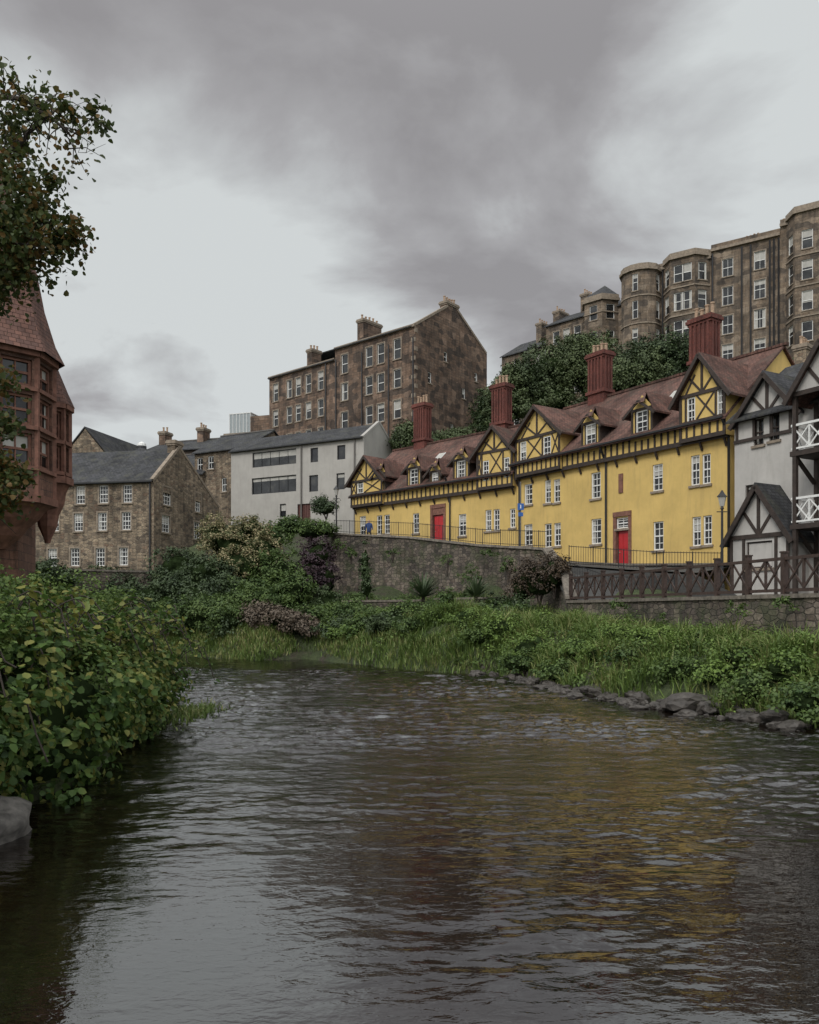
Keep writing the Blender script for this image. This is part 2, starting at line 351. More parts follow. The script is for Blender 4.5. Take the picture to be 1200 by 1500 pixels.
# ------------------------------------------------------------------ water
ys=[]; y=2.
while y<62: ys.append(y); y+=max(.02,y*.0034)
ys=np.array(ys); nx=600
xs=np.linspace(-1,1,nx)
WX=np.outer(.62*ys+2,xs); WY=np.outer(ys,np.ones(nx))
WX[:,0]-=30; WX[:,-1]+=12
H=np.zeros(WX.shape)
def nfield(a_,b_,s_): return np.array([noise.noise((a*a_,b*b_,s_)) for a,b in zip(WX.ravel(),WY.ravel())]).reshape(WX.shape)
wob=nfield(.25,.25,3.); wob2=nfield(.9,.7,9.)
for k in range(44):
    wl=.12*(1.063**k)*rng.uniform(.9,1.1); th=rng.normal(math.pi/2+.12,.5); kk=2*math.pi/wl
    H+=(wl**.75)*.0029*np.sin(kk*(WX*math.cos(th)+WY*math.sin(th))+rng.uniform(0,6.28)+wob*rng.uniform(-7,7)+wob2*rng.uniform(-3,3))
rough=np.clip((WY-8.5)/8,0,1)*np.clip((47-WY)/12,.45,1)
mod=.19+1.2*rough+(.3+.5*rough)*wob+(.32+.5*rough)*wob2
H*=np.clip(mod,.05,2.4)
# sharp-crested chop from folded noise, strongest in the shallow riffle
rid=1-np.abs(nfield(1.5,3.2,1.7))*2.2; rid2=1-np.abs(nfield(3.6,7.0,6.1))*2.2
H+=(rid*.026+rid2*.019)*(.07+.93*rough)*np.clip(.8+1.8*wob,.1,1.7)
H-=H.mean()
V=np.stack([WX,WY,H],-1).reshape(-1,3); idx=np.arange(len(ys)*nx).reshape(len(ys),nx)
Q=np.stack([idx[:-1,:-1],idx[:-1,1:],idx[1:,1:],idx[1:,:-1]],-1).reshape(-1,4)
m,nt,bs=newmat('river_water'); p=objv(nt); sp=N(nt,'ShaderNodeSeparateXYZ'); nt.links.new(p,sp.inputs[0])
c=ramp(nt,noise_(nt,p,.35,4),[(.35,(.002,.0015,.001)),(.65,(.007,.004,.0025))])
rif=math_(nt,'MULTIPLY',mrange_(nt,sp.outputs[1],8,16,.06,1.),mrange_(nt,sp.outputs[1],30,46,1.,.35))
fo=noise_(nt,mapping(nt,p,(1.8,4.,1)),5.5,4,.7,.5)
ff=math_(nt,'MULTIPLY',math_(nt,'MULTIPLY',ramp(nt,fo,[(.66,0.),(.69,1.)]),ramp(nt,noise_(nt,p,.3,3),[(.42,0.),(.58,.9)])),rif)
nt.links.new(mix(nt,ff,c,(.45,.45,.45)),bs.inputs['Base Color'])
bs.inputs['Roughness'].default_value=.015; bs.inputs['IOR'].default_value=2.6
h=math_(nt,'ADD',noise_(nt,mapping(nt,p,(1,1.9,1)),6,2,.5,.8),math_(nt,'MULTIPLY',noise_(nt,mapping(nt,p,(1,1.8,1)),17,2,.55,.5),.3))
b_=N(nt,'ShaderNodeBump'); b_.inputs['Distance'].default_value=.018; nt.links.new(math_(nt,'ADD',math_(nt,'MULTIPLY',rif,.55),.16),b_.inputs['Strength']); nt.links.new(h,b_.inputs['Height']); nt.links.new(b_.outputs[0],bs.inputs['Normal'])
w=quadmesh('river_water',V,Q,m); w.data.polygons.foreach_set('use_smooth',np.ones(len(Q),bool))
# ------------------------------------------------------------------ yellow terrace cottages
b=Bld('yellow_half_timbered_house'); Y=M['yellow']; T=M['timber']; RT=M['redtile']
FL=Face((-4.53,68),(7.33,56)); FR=Face((7.33,56),(16.45,42))
def gable(F,b0,b1,z0,zE,zA,o,ops,doors=None,over=.35,back=-3.6,dorm=False):
    u0,u1=F.u(b0),F.u(b1); uc=(u0+u1)/2
    wall(b,'gable_walls',Y,F,u0,u1,z0,zE,ops,o,cols=2,rows=4,depth=.1,sill=False)
    b.poly('gable_walls',Y,[F.pt(u0,zE,o),F.pt(u1,zE,o),F.pt(uc,zA,o)])
    for uu in (u0,u1): b.poly('gable_walls',Y,[F.pt(uu,z0,o),F.pt(uu,zE,o),F.pt(uu,zE,back),F.pt(uu,z0,back)])
    a,c=o+.002,o+.05
    w=.13 if dorm else .17
    fbox(b,'timbers',T,F,u0,u0+w,z0,zE,a,c); fbox(b,'timbers',T,F,u1-w,u1,z0,zE,a,c)
    if not dorm:
        fbeam(b,'timbers',T,F,(u0,zE),(u1,zE),.18,a,c+.012); fbox(b,'timbers',T,F,u0,u1,z0-.02,z0+.2,a,c+.02)
        zt=z0+1.0; fbeam(b,'timbers',T,F,(u0,zt),(u1,zt),.15,a,c+.006)
        fbeam(b,'timbers',T,F,(uc,zE),(uc,zA-.2),.14,a,c)
        hw=(u1-u0)/2
        for sg in (-1,1):
            fbeam(b,'timbers',T,F,(uc+sg*.07,zE+.1),(uc+sg*hw*.52,zE+(zA-zE)*.46),.11,a,c-.01)
            fbeam(b,'timbers',T,F,(uc+sg*hw*.72,zE+.05),(uc+sg*hw*.3,zE+(zA-zE)*.55),.11,a,c-.02)
        mids=sorted([u0]+[x for q in ops for x in (q[0],q[1])]+[u1])
        for i in range(0,len(mids)-1,2):
            p0,p1=mids[i]+w*.6,mids[i+1]-.04
            fbox(b,'timbers',T,F,p1-.08,p1+.03,zt,zE,a,c-.004)
            if p1-p0>.35:
                fbeam(b,'timbers',T,F,(p0,zt+.08),(p1-.1,zE-.08),.09,a,c-.01); fbeam(b,'timbers',T,F,(p0,zE-.08),(p1-.1,zt+.08),.09,a,c-.016)
        k=int((u1-u0)/.42)
        for i in range(1,k):
            uu=u0+(u1-u0)*i/k; fbox(b,'timbers',T,F,uu-.055,uu+.055,z0+.2,zt-.075,a,c-.006)
    sl=(zA-zE)/((u1-u0)/2); ov=over+.1
    zl=zE-sl*ov+.06; th=.12
    for s in (-1,1):
        ue=uc+s*((u1-u0)/2+ov)
        q=[F.pt(ue,zl,o+over),F.pt(uc,zA+.08,o+over),F.pt(uc,zA+.08,back),F.pt(ue,zl,back)]
        b.hexa('gable_roofs',RT,[(x,y,z) for x,y,z in q]+[(x,y,z+th) for x,y,z in q])
        fbeam(b,'bargeboards',T,F,(ue,zl-.03),(uc,zA+.05),.2,o+over-.05,o+over+.015)
def seg(F,u0,u1,zb,zt,zr,ops,base,gaps):
    wall(b,'walls',Y,F,u0,u1,base,zb,ops,0,cols=2,rows=4,depth=.14)
    o=.22
    fbox(b,'jetty',Y,F,u0,u1,zb+.004,zt,-.1,o)
    fbox(b,'timbers',T,F,u0,u1,zb-.1,zb+.14,o-.02,o+.06); fbox(b,'timbers',T,F,u0,u1,zt-.16,zt+.03,o-.02,o+.055)
    k=int((u1-u0)/.46)
    for i in range(k+1):
        uu=u0+.06+(u1-u0-.12)*i/k; fbox(b,'timbers',T,F,uu-.06,uu+.06,zb+.14,zt-.16,o+.002,o+.045)
    k=int((u1-u0)/1.5)
    for i in range(k+1):
        uu=u0+.2+(u1-u0-.4)*i/k; b.beam('brackets',T,F.pt(uu,zb-.5,.03),F.pt(uu,zb-.08,.24),.1)
    slope(b,'roof',RT,F,u0-.15,u1+.15,.62,zt-.1,-4.5,zr); slope(b,'roof',RT,F,u0-.15,u1+.15,-9.6,zt-.1,-4.5,zr)
    uu=u0-.1
    while uu<u1: b.beam('ridge_tiles',RT,F.pt(uu,zr+.03+random.uniform(-.012,.012),-4.5),F.pt(uu+.42,zr+.03+random.uniform(-.012,.012),-4.5),.25,.15); uu+=.44
    for uu in (u0,u1): b.poly('end_walls',Y,[F.pt(uu,base,0),F.pt(uu,zt,0),F.pt(uu,zr-.15,-4.5),F.pt(uu,zt,-9),F.pt(uu,base,-9)])
    b.poly('end_walls',Y,[F.pt(u0,base,-9),F.pt(u1,base,-9),F.pt(u1,zt,-9),F.pt(u0,zt,-9)])
    b.beam('gutter',M['metal'],F.pt(u0,zt-.1,.66),F.pt(u1,zt-.1,.66),.1)
opR=[FR.rect(*q) for q in ((1012,1025,667,711),(1028.5,1041,665,709),(956,971,680,719),(866,880,692,730),(798,807,703,737),(811,820.5,702,736),(768,780,709,739),
 (1014,1027,757,800),(1030,1043,755,798),(957,972,764,806),(866,881,760,797),(798,808,767,802),(811.5,821.5,766,800),(768,780,768,799))]
dR=FR.rect(903,921,775,833,'d'); dRt=FR.rect(903,921,758,774,'d')
opL=[FL.rect(*q) for q in ((672,683,753,785),(711,720,747,778),(723,732,746,777),(747,755,745,773),(552,560,755,783),(563,571,754,782),(527,536,756,784),(605,614,752,781))]
dL=FL.rect(634,650,754,797,'d')
opR2=opR+[dR,(dR[0],dR[1],dRt[2],dRt[3],'w')]
seg(FR,0,FR.L,11.6,12.6,17.0,opR2,3.,None)
seg(FL,0,FL.L-.02,11.1,12.1,16.5,opL+[dL],5.,None)
for F,d in ((FR,dR),(FL,dL)):
    fbox(b,'doors',M['reddoor'],F,d[0]+.08,d[1]-.08,d[2],d[3]-.05,-.2,-.12)
    for i in range(2):
        for j in range(2):
            uw=(d[1]-d[0]-.16)/2; fbox(b,'doors',M['reddoor'],F,d[0]+.13+i*uw,d[0]+.03+(i+1)*uw,d[2]+.15+j*(d[3]-d[2])*.45,d[2]+.1+(j+.9)*(d[3]-d[2])*.45,-.12,-.1)
    zt=d[3]+(.75 if F is FR else .5)
    for x0,x1 in ((d[0]-.22,d[0]),(d[1],d[1]+.22)): fbox(b,'door_surround',M['redstonetrim'],F,x0,x1,d[2],zt,-.25,.05)
    fbox(b,'door_surround',M['redstonetrim'],F,d[0]-.22,d[1]+.22,zt,zt+.28,-.02,.08)
    if F is FL: fbox(b,'door_surround',M['redstonetrim'],F,d[0],d[1],d[3],zt,-.1,.02)
    fbox(b,'door_knob',M['pot'],F,d[0]+.16,d[0]+.22,d[2]+.95,d[2]+1.01,-.12,-.06)
R=lambda F,*q: F.rect(*q)
gable(FR,1003,1071,11.62,14.05,15.95,.42,[R(FR,1014,1026,584,622),R(FR,1058,1067.5,571,611)])
gable(FR,762,828,11.62,14.05,15.9,.42,[R(FR,769,778,648,678),R(FR,803,814,640,672)])
gable(FL,704,757,11.12,13.7,15.3,.42,[R(FL,713,722,676,705),R(FL,744,752,671,700)])
gable(FL,520,566,11.12,13.2,15.,.42,[R(FL,529,538,703,729)])
for F,c0 in ((FR,871),(FR,946),(FL,680),(FL,611),(FL,562),(FL,642)):
    u=F.u(c0); dz=12.6 if F is FR else 12.1; hw=.78 if c0 not in (642,562) else .6
    o=.3; zE=dz+1.45 if c0!=642 else dz+.9
    uc=u
    op=[(uc-hw*.54,uc+hw*.54,dz+.12,zE-.08,'w')]
    a0,a1=uc-hw,uc+hw
    wall(b,'dormer_walls',Y,F,a0,a1,dz-.3,zE,op,o,cols=2,rows=4,depth=.08,sill=False)
    b.poly('dormer_walls',Y,[F.pt(a0,zE,o),F.pt(a1,zE,o),F.pt(uc,zE+.8,o)])
    for uu in (a0,a1): b.poly('dormer_cheeks',T,[F.pt(uu,dz-.3,o),F.pt(uu,zE,o),F.pt(uu,zE,-2.4),F.pt(uu,dz-.3,-2.4)])
    for x0,x1 in ((a0,a0+.14),(a1-.14,a1),(uc-hw*.54-.07,uc-hw*.54),(uc+hw*.54,uc+hw*.54+.07)): fbox(b,'timbers',T,F,x0,x1,dz-.1,zE,o+.002,o+.05)
    fbeam(b,'timbers',T,F,(a0,zE),(a1,zE),.14,o+.002,o+.06)
    for s in (-1,1):
        ue=uc+s*(hw+.38); zl=zE-.42
        q=[F.pt(ue,zl,o+.4),F.pt(uc,zE+.95,o-.35),F.pt(uc,zE+.95,-3.4),F.pt(ue,zl,-3.4)]
        b.hexa('gable_roofs',RT,[(x,y,z) for x,y,z in q]+[(x,y,z+.11) for x,y,z in q])
        fbeam(b,'bargeboards',T,F,(ue,zl-.02),(uc,zE+.42),.15,o+.3,o+.36)
    q=[F.pt(uc-.5,zE+.28,o+.42),F.pt(uc+.5,zE+.28,o+.42),F.pt(uc,zE+1.0,o-.36)]
    b.poly('gable_roofs',RT,q)
for F,bb,zr,zt,wx in ((FR,1032,17.,20.0,1.5),(FR,879,17.,20.1,1.45),(FL,735,16.5,19.9,1.3),(FL,619,16.5,19.95,1.25)):
    rF=Face(F.a-F.n*4.5,F.b-F.n*4.5); u=rF.u(bb); c=rF.pt(u,0)
    ax=F.d; cf=chimney(b,c,ax,wx,.85,zr-1.6,zt,M['redbrick'],4,M['redbrick'],.16)
    h=.425
    for k in range(5):
        uu=wx*(k+.5)/5
        for s in (-1,1): fbox(b,'chimney_ribs',M['redbrick'],cf,uu-.07,uu+.07,zr+.5,zt-.45,s*h,s*(h+.08))
    for k in range(3):
        oo=-h+.85*(k+.5)/3
        fbox(b,'chimney_ribs',M['redbrick'],cf,-.08,0,zr+.5,zt-.45,oo-.07,oo+.07); fbox(b,'chimney_ribs',M['redbrick'],cf,wx,wx+.08,zr+.5,zt-.45,oo-.07,oo+.07)
    fbox(b,'chimney_caps',M['redbrick'],cf,-.12,wx+.12,zr+.3,zr+.5,-h-.12,h+.12)
for F,bb in ((FR,889),(FR,762),(FR,1069),(FL,660)):
    uu=F.u(bb); b.beam('downpipes',M['metal'],F.pt(uu,4.5,.09),F.pt(uu,11.5,.09),.1); b.beam('downpipes',M['metal'],F.pt(uu,11.5,.09),F.pt(uu,12.4,.6),.1)
uu=FR.u(910); fbox(b,'plaque',M['redstonetrim'],FR,uu-.16,uu+.16,FR.z(910,722),FR.z(910,694),0,.06)
for F,bb,zt,zr in ((FL,655,12.1,16.5),(FL,590,12.1,16.5),(FR,915,12.6,17.)):
    u=F.u(bb)+1.6
    def rp(uu,t,e): 
        return F.pt(uu,zt-.1+(zr-zt+.1)*t+e,.62-5.12*t)
    for e,mm,pp,k in ((.05,M['white'],'rooflight_frame',.0),(.07,M['blind'],'rooflight_glass',.06)):
        b.hexa(pp,mm,[rp(u-.35+k,.55+k*.1,-.05),rp(u+.35-k,.55+k*.1,-.05),rp(u+.35-k,.68-k*.1,-.05),rp(u-.35+k,.68-k*.1,-.05),rp(u-.35+k,.55+k*.1,e),rp(u+.35-k,.55+k*.1,e),rp(u+.35-k,.68-k*.1,e),rp(u-.35+k,.68-k*.1,e)])
b.finish()
# ------------------------------------------------------------------ sandstone tenement
b=Bld('sandstone_tenement_block'); St=M['tenement']
A=(-17.8,104); C=(.6,88); D=(9.2,98)
F1=Face(A,C); F2=Face(C,D); ez=E+30.8; bz=12.
rows=[(30.1,27.9),(26.75,24.75),(23.4,21.4),(20.1,18.1),(16.8,14.8)]
def tw(F,cs,w,rows,kind='w',top=0):
    return [(F.u(c)-w/2,F.u(c)+w/2,E+r[1]-.3+top,E+r[0]-.3+top,'w') for c in cs for r in rows]
usp=F1.u(491)
opl=tw(F1,(404,424,437,452,470),.95,rows,top=-1.2); opr=tw(F1,(505,541,558,582),1.05,rows)
wall(b,'walls',St,F1,0,usp,bz,ez-1.2,opl,0,surround='margin',rows=2,cols=1)
wall(b,'walls',St,F1,usp,F1.L,bz,ez,opr,0,surround='margin',rows=2,cols=1)
ops2=[(5.,5.6,E+28,E+29.1,'w'),(8.4,9.,E+24.5,E+25.7,'w'),(10.8,11.4,E+27,E+28,'w'),(2.2,2.8,E+25.,E+26.2,'w'),(6.2,6.8,E+20.,E+21.2,'w')]
wall(b,'walls',St,F2,0,F2.L,bz,ez,ops2,0,rows=2,cols=1)
az=E+34.4; mid=F2.L*.5
b.poly('walls',St,[F2.pt(0,ez),F2.pt(F2.L,ez),F2.pt(F2.L*.62,az-.4),F2.pt(mid+.9,az),F2.pt(mid-.9,az),F2.pt(0+.01,ez)])
slope(b,'roof',M['slate'],F1,usp,F1.L-.3,.3,ez-.1,-mid,az-.5); slope(b,'roof',M['slate'],F1,0,usp,.3,ez-1.3,-mid,az-1.8)
slope(b,'roof',M['slate'],F1,0,F1.L-.3,-F2.L-.3,ez-.1,-mid,az-.55)
b.poly('walls',St,[F1.pt(usp,ez-1.5),F1.pt(usp,ez),F1.pt(usp,az-.4,-mid),F1.pt(usp,ez-1.5,-mid*2)])
b.poly('walls',St,[F1.pt(0,bz),F1.pt(0,ez-1.2),F1.pt(0,az-1.8,-mid),F1.pt(0,ez-1.2,-mid*2),F1.pt(0,bz,-mid*2)])
b.poly('walls',St,[F1.pt(0,bz,-F2.L),F1.pt(F1.L,bz,-F2.L),F1.pt(F1.L,ez,-F2.L),F1.pt(0,ez,-F2.L)])
for sg in (0,1):
    a=(0,ez) if sg==0 else (F2.L,ez); c=(mid-.9,az) if sg==0 else (mid+.9,az)
    fbeam(b,'skews',M['margin'],F2,a,c,.26,-.35,.06)
fbox(b,'cornice',M['margin'],F1,usp,F1.L,ez-.25,ez+.05,-.1,.22); fbox(b,'cornice',M['margin'],F1,0,usp,ez-1.45,ez-1.15,-.1,.22)
p=F2.pt(mid,0,-.5); chimney(b,p,F2.d,2.2,.9,az-1.5,az+.6,St,5,M['margin'])
p=F1.pt(usp+.6,0,-5.2); chimney(b,p,F1.n,3.2,1.0,az-4,az+.7,St,5,M['margin'])
p=F1.pt(F1.u(425),0,-4.); chimney(b,p,F1.n,1.6,.9,ez-1,az-1.2,St,3,M['margin'])
for c in (478,493,531,570,606): 
    uu=F1.u(c); b.beam('downpipes',M['metal'],F1.pt(uu,bz,.12),F1.pt(uu,ez-1.4,.12),.13)
for k in range(9):
    z=E+13+k*2.; fbox(b,'quoins',M['margin'],F1,F1.L-.55,F1.L+.02,z,z+.45,-.1,.03); fbox(b,'quoins',M['margin'],F2,-.02,.4,z+1.,z+1.45,-.1,.03)
b.finish()
# ------------------------------------------------------------------ high terrace on the hill
b=Bld('hilltop_terrace_building'); St=M['terrace']
FT=Face((28.6,110),(58,89.6)); zb=26.
rowz=[(41.4,43.6),(37.8,40.1),(34.2,36.5),(30.6,32.9)]
def cols(F,cs,w,top=0): return [(F.u(c)-w/2,F.u(c)+w/2,E+r[0]+top,E+r[1]+top,'w') for c in cs for r in rowz]
u1=FT.u(1042); u2=FT.u(1143)
kw=dict(surround='margin',rows=2,cols=2)
wall(b,'walls',St,FT,0,u1,zb,E+45.0,[],0)
wall(b,'walls',St,FT,u1,u2,zb,E+45.8,cols(FT,(1066,1113),1.3,.4),0,**kw)
wall(b,'walls',St,FT,u2,FT.L,zb,E+46.8,cols(FT,(1240,1262),1.3,.8),0,**kw)
for a,c,zt in ((0,u1,45.0),(u1,u2,45.8),(u2,FT.L,46.8)):
    fbox(b,'cornice',M['margin'],FT,a,c,E+zt-.55,E+zt-.2,-.1,.35); fbox(b,'parapet',St,FT,a,c,E+zt-.2,E+zt+.35,-.3,.08)
    b.poly('roof',M['slate'],[FT.pt(a,E+zt,-.3),FT.pt(c,E+zt,-.3),FT.pt(c,E+zt+.6,-7),FT.pt(a,E+zt+.6,-7)])
    b.poly('walls',St,[FT.pt(c,zb,0),FT.pt(c,E+zt+.3,0),FT.pt(c,E+zt+.3,-14),FT.pt(c,zb,-14)]); b.poly('walls',St,[FT.pt(a,zb,0),FT.pt(a,E+zt+.3,0),FT.pt(a,E+zt+.3,-14),FT.pt(a,zb,-14)])
b.poly('walls',St,[FT.pt(0,zb,-14),FT.pt(FT.L,zb,-14),FT.pt(FT.L,E+45,-14),FT.pt(0,E+45,-14)])
def bay(F,c0,c1,proj,zt,seg=3,cone=None,top=0):
    a,c=F.u(c0),F.u(c1); pts=[]
    if seg==3: pts=[(a,0),(a+(c-a)*.24,proj),(a+(c-a)*.76,proj),(c,0)]
    else:
        for k in range(seg+1):
            t=math.pi*k/seg; pts.append(((a+c)/2-(c-a)/2*math.cos(t),proj*math.sin(t)**.8))
    P=[F.pt(u,0,o)[:2] for u,o in pts]
    for i in range(len(P)-1):
        f=Face(P[i],P[i+1]); ops=[]
        if f.L>1.1:
            for r in rowz:
                if r[1]+top<zt-.6:
                    if f.L>3:
                        for m_ in (.33,.67): ops.append((f.L*m_-.6,f.L*m_+.6,E+r[0]+top,E+r[1]+top,'w'))
                    else:
                        hw=min(.6,f.L*.32); ops.append((f.L/2-hw,f.L/2+hw,E+r[0]+top,E+r[1]+top,'w'))
        wall(b,'bay_walls',St,f,0,f.L,zb,E+zt,ops,0,rows=2,cols=1,surround=None)
        fbox(b,'bay_cornice',M['margin'],f,-.1,f.L+.1,E+zt-.5,E+zt-.15,-.2,.28); fbox(b,'bay_cornice',St,f,-.05,f.L+.05,E+zt-.15,E+zt+.35,-.25,.1)
        for zc in (33.55,37.15,40.75): fbox(b,'string_courses',M['margin'],f,0,f.L,E+zc+top-.1,E+zc+top+.06,-.02,.1)
    b.poly('bay_roofs',M['slate'],[(x,y,E+zt+.1) for x,y in P])
    if cone:
        ap=F.pt((a+c)/2,E+cone,-1.0)
        for i in range(len(P)-1): b.poly('bay_roofs',M['slate'],[(*P[i],E+zt+.35),(*P[i+1],E+zt+.35),ap])
bay(FT,913,968,2.6,44.7,7,None,.2)
bay(FT,972,1040,1.6,45.3,3,None,.4)
bay(FT,1152,1222,1.8,47.1,3,None,.9)
for c,zt,w in ((975,45.0,1.2),(1042,45.6,1.4),(1093,45.9,1.8),(1150,46.8,2.)):
    p=FT.pt(FT.u(c),0,-3.5); chimney(b,p,FT.d,w,1.,E+zt-1,E+zt+1.3,St,4,M['margin'])
for c,mt in ((1044,'metal'),(1141,'pipe'),(1087,'metal'),(971,'metal'),(1128,'metal'),(1134,'pipe'),(1100,'pipe')):
    b.beam('downpipes',M[mt],FT.pt(FT.u(c),zb,.15),FT.pt(FT.u(c),E+45,.15),.16)
FW=Face((20,120),(29.2,111)); 
wall(b,'walls',St,FW,0,FW.L,zb,E+41.6,[(FW.u(c)-.55,FW.u(c)+.55,E+z,E+z+2,'w') for c in (815,830,846) for z in (38.5,34.7,31)],0,surround='margin',rows=2,cols=1)
slope(b,'roof',M['slate'],FW,-.2,FW.L+.2,.3,E+41.6,-5,E+44.4); slope(b,'roof',M['slate'],FW,-.2,FW.L+.2,-10,E+41.6,-5,E+44.4)
b.poly('walls',St,[FW.pt(0,zb),FW.pt(0,E+41.6),FW.pt(0,E+44.4,-5),FW.pt(0,E+41.6,-10),FW.pt(0,zb,-10)])
_t=rowz; rowz=[(39.8,41.8),(36.2,38.2),(32.6,34.6),(29,31)]
bay(FW,856,906,2.0,42.8,3,45.4,0)
rowz=_t
p=FW.pt(FW.u(838),0,-4.5); chimney(b,p,FW.n,2.8,1.1,E+42,E+46.2,St,5,M['margin'])
p=FW.pt(FW.u(796),0,-4.5); chimney(b,p,FW.n,2.4,1.1,E+41,E+45.,St,4,M['margin'])
FX=Face((14.2,126),(19.8,120.2))
wall(b,'walls',St,FX,0,FX.L,zb,E+39,[(FX.u(c)-.55,FX.u(c)+.55,E+z,E+z+2,'w') for c in (757,772,788) for z in (36,32,28)],0,surround='margin',rows=2,cols=1)
slope(b,'roof',M['slate'],FX,-.2,FX.L,.3,E+39,-5,E+42.2)
b.poly('walls',St,[FX.pt(0,zb),FX.pt(0,E+39),FX.pt(0,E+42,-5),FX.pt(0,E+39,-10),FX.pt(0,zb,-10)])
p=FX.pt(FX.u(775),0,-3.5); chimney(b,p,FX.n,2.2,1.,E+40,E+43.6,St,4,M['margin'])
b.finish()
# ------------------------------------------------------------------ modern white building
b=Bld('white_rendered_house'); G=M['grey']
FWH=Face((-18.6,85.4),(-4.35,78)); F2=Face((-4.35,78),(-1.6,83.3)); ez=E+16.6
ops=[FWH.rect(*q) for q in ((370,434,660,682),(369,434,698,722),(455,466,656,677),(494,506,652,673),(453,466,696,720),(493,505,693,717))]+[FWH.rect(410,419,738,758)]
dg=FWH.rect(436,455,738,766,'d'); 
wide=ops[:2]
wall(b,'walls',G,FWH,0,FWH.L,8,ez,ops[2:]+[dg]+[(*w[:4],'d') for w in wide],0,frame='metal',rows=1,cols=1,sill=False)
for w in wide: window(b,FWH,w,0,G,cols=5,rows=1,frame='metal',sill=False)
fbox(b,'garage_door',M['browndoor'],FWH,dg[0],dg[1],dg[2],dg[3],-.25,-.15)
for k in range(6):
    uu=dg[0]+(dg[1]-dg[0])*k/6; fbox(b,'garage_door',M['browndoor'],FWH,uu+.03,uu+.2,dg[2],dg[3],-.15,-.12)
wall(b,'walls',G,F2,0,F2.L,8,ez,[],0)
az=E+18.5; b.poly('walls',G,[F2.pt(0,ez),F2.pt(F2.L,ez),F2.pt(F2.L/2,az)])
slope(b,'roof',M['slate'],FWH,-.2,FWH.L-.1,.25,ez-.05,-F2.L/2,az-.05); slope(b,'roof',M['slate'],FWH,-.2,FWH.L-.1,-F2.L-.25,ez-.05,-F2.L/2,az-.05)
b.poly('walls',G,[FWH.pt(0,8),FWH.pt(0,ez),FWH.pt(0,az-.2,-F2.L/2),FWH.pt(0,ez,-F2.L),FWH.pt(0,8,-F2.L)]); b.poly('walls',G,[FWH.pt(0,8,-F2.L),FWH.pt(FWH.L,8,-F2.L),FWH.pt(FWH.L,ez,-F2.L),FWH.pt(0,ez,-F2.L)])
fbeam(b,'skews',G,F2,(-.1,ez-.02),(F2.L/2,az+.1),.22,-.3,.05); fbeam(b,'skews',G,F2,(F2.L+.1,ez-.02),(F2.L/2,az+.1),.22,-.3,.05)
b.beam('downpipes',M['pipe'],FWH.pt(FWH.u(442),8.5,.1),FWH.pt(FWH.u(442),ez-.1,.1),.12); b.beam('downpipes',M['pipe'],FWH.pt(FWH.u(520),8.5,.1),FWH.pt(FWH.u(520),ez-.1,.1),.12)
b.beam('gutter',M['metal'],FWH.pt(0,ez-.08,.3),FWH.pt(FWH.L,ez-.08,.3),.12)
b.finish()
# ------------------------------------------------------------------ stone mill
b=Bld('stone_mill_house'); St=M['mill']
FM=Face((-31.2,68),(-20.6,66)); FG=Face((-20.6,66),(-17.9,77)); ez=E+10.56
ops=[FM.rect(c-6.5,c+6.5,y0,y0+26) for c,y0 in ((118,712),(152,711),(187,710),(115,752),(150,751),(185,750),(80,752),(82,713),(77,804),(110,803),(147,803),(181,802))]
wall(b,'walls',St,FM,0,FM.L,2,ez,ops,0,rows=4,cols=3,surround='margin')
og=[FG.rect(*q) for q in ((239,251,714,740),(237,249,755,780),(286,294,723,750),(284,293,765,790),(287,295,805,830))]
wall(b,'walls',St,FG,0,FG.L,2,ez-.8,og,0,rows=4,cols=3,surround='margin')
ua=FG.u(263); az=E+13.9
b.poly('walls',St,[FG.pt(0,ez-.8),FG.pt(FG.L,ez-.8),FG.pt(ua,az),FG.pt(0,ez)])
rdg0=FM.pt(-.3,az-.05,-ua); rdg1=FG.pt(ua,az-.05,-.12)
t=[FM.pt(-.3,ez-.1,.3),FM.pt(FM.L-.1,ez-.1,.3),rdg1,rdg0]; b.hexa('roof',M['slate'],[(x,y,z-.13) for x,y,z in t]+t)
t=[FM.pt(-.3,ez-.85,-FG.L),FG.pt(FG.L+.2,ez-.85,-.12),rdg1,rdg0]; b.hexa('roof',M['slate'],[(x,y,z-.13) for x,y,z in t]+t)
fbeam(b,'skews',M['margin'],FG,(-.05,ez),(ua,az+.08),.22,-.3,.04); fbeam(b,'skews',M['margin'],FG,(FG.L,ez-.8),(ua,az+.08),.22,-.3,.04)
b.poly('walls',St,[FM.pt(0,2),FM.pt(0,ez),FM.pt(0,az-.1,-ua),FM.pt(0,ez-.8,-FG.L),FM.pt(0,2,-FG.L)])
b.poly('walls',St,[FM.pt(0,2,-FG.L),FG.pt(FG.L,2),FG.pt(FG.L,ez-.8),FM.pt(0,ez-.8,-FG.L)])
b.beam('gutter',M['metal'],FM.pt(0,ez-.12,.33),FM.pt(FM.L,ez-.12,.33),.12)
b.beam('downpipes',M['metal'],FM.pt(FM.L-.3,4,.1),FM.pt(FM.L-.3,ez-.2,.1),.12)
p=FG.pt(ua,0,-.45); chimney(b,p,FG.d,1.2,.7,az-.6,az+.6,St,0,M['margin'])
b.finish()
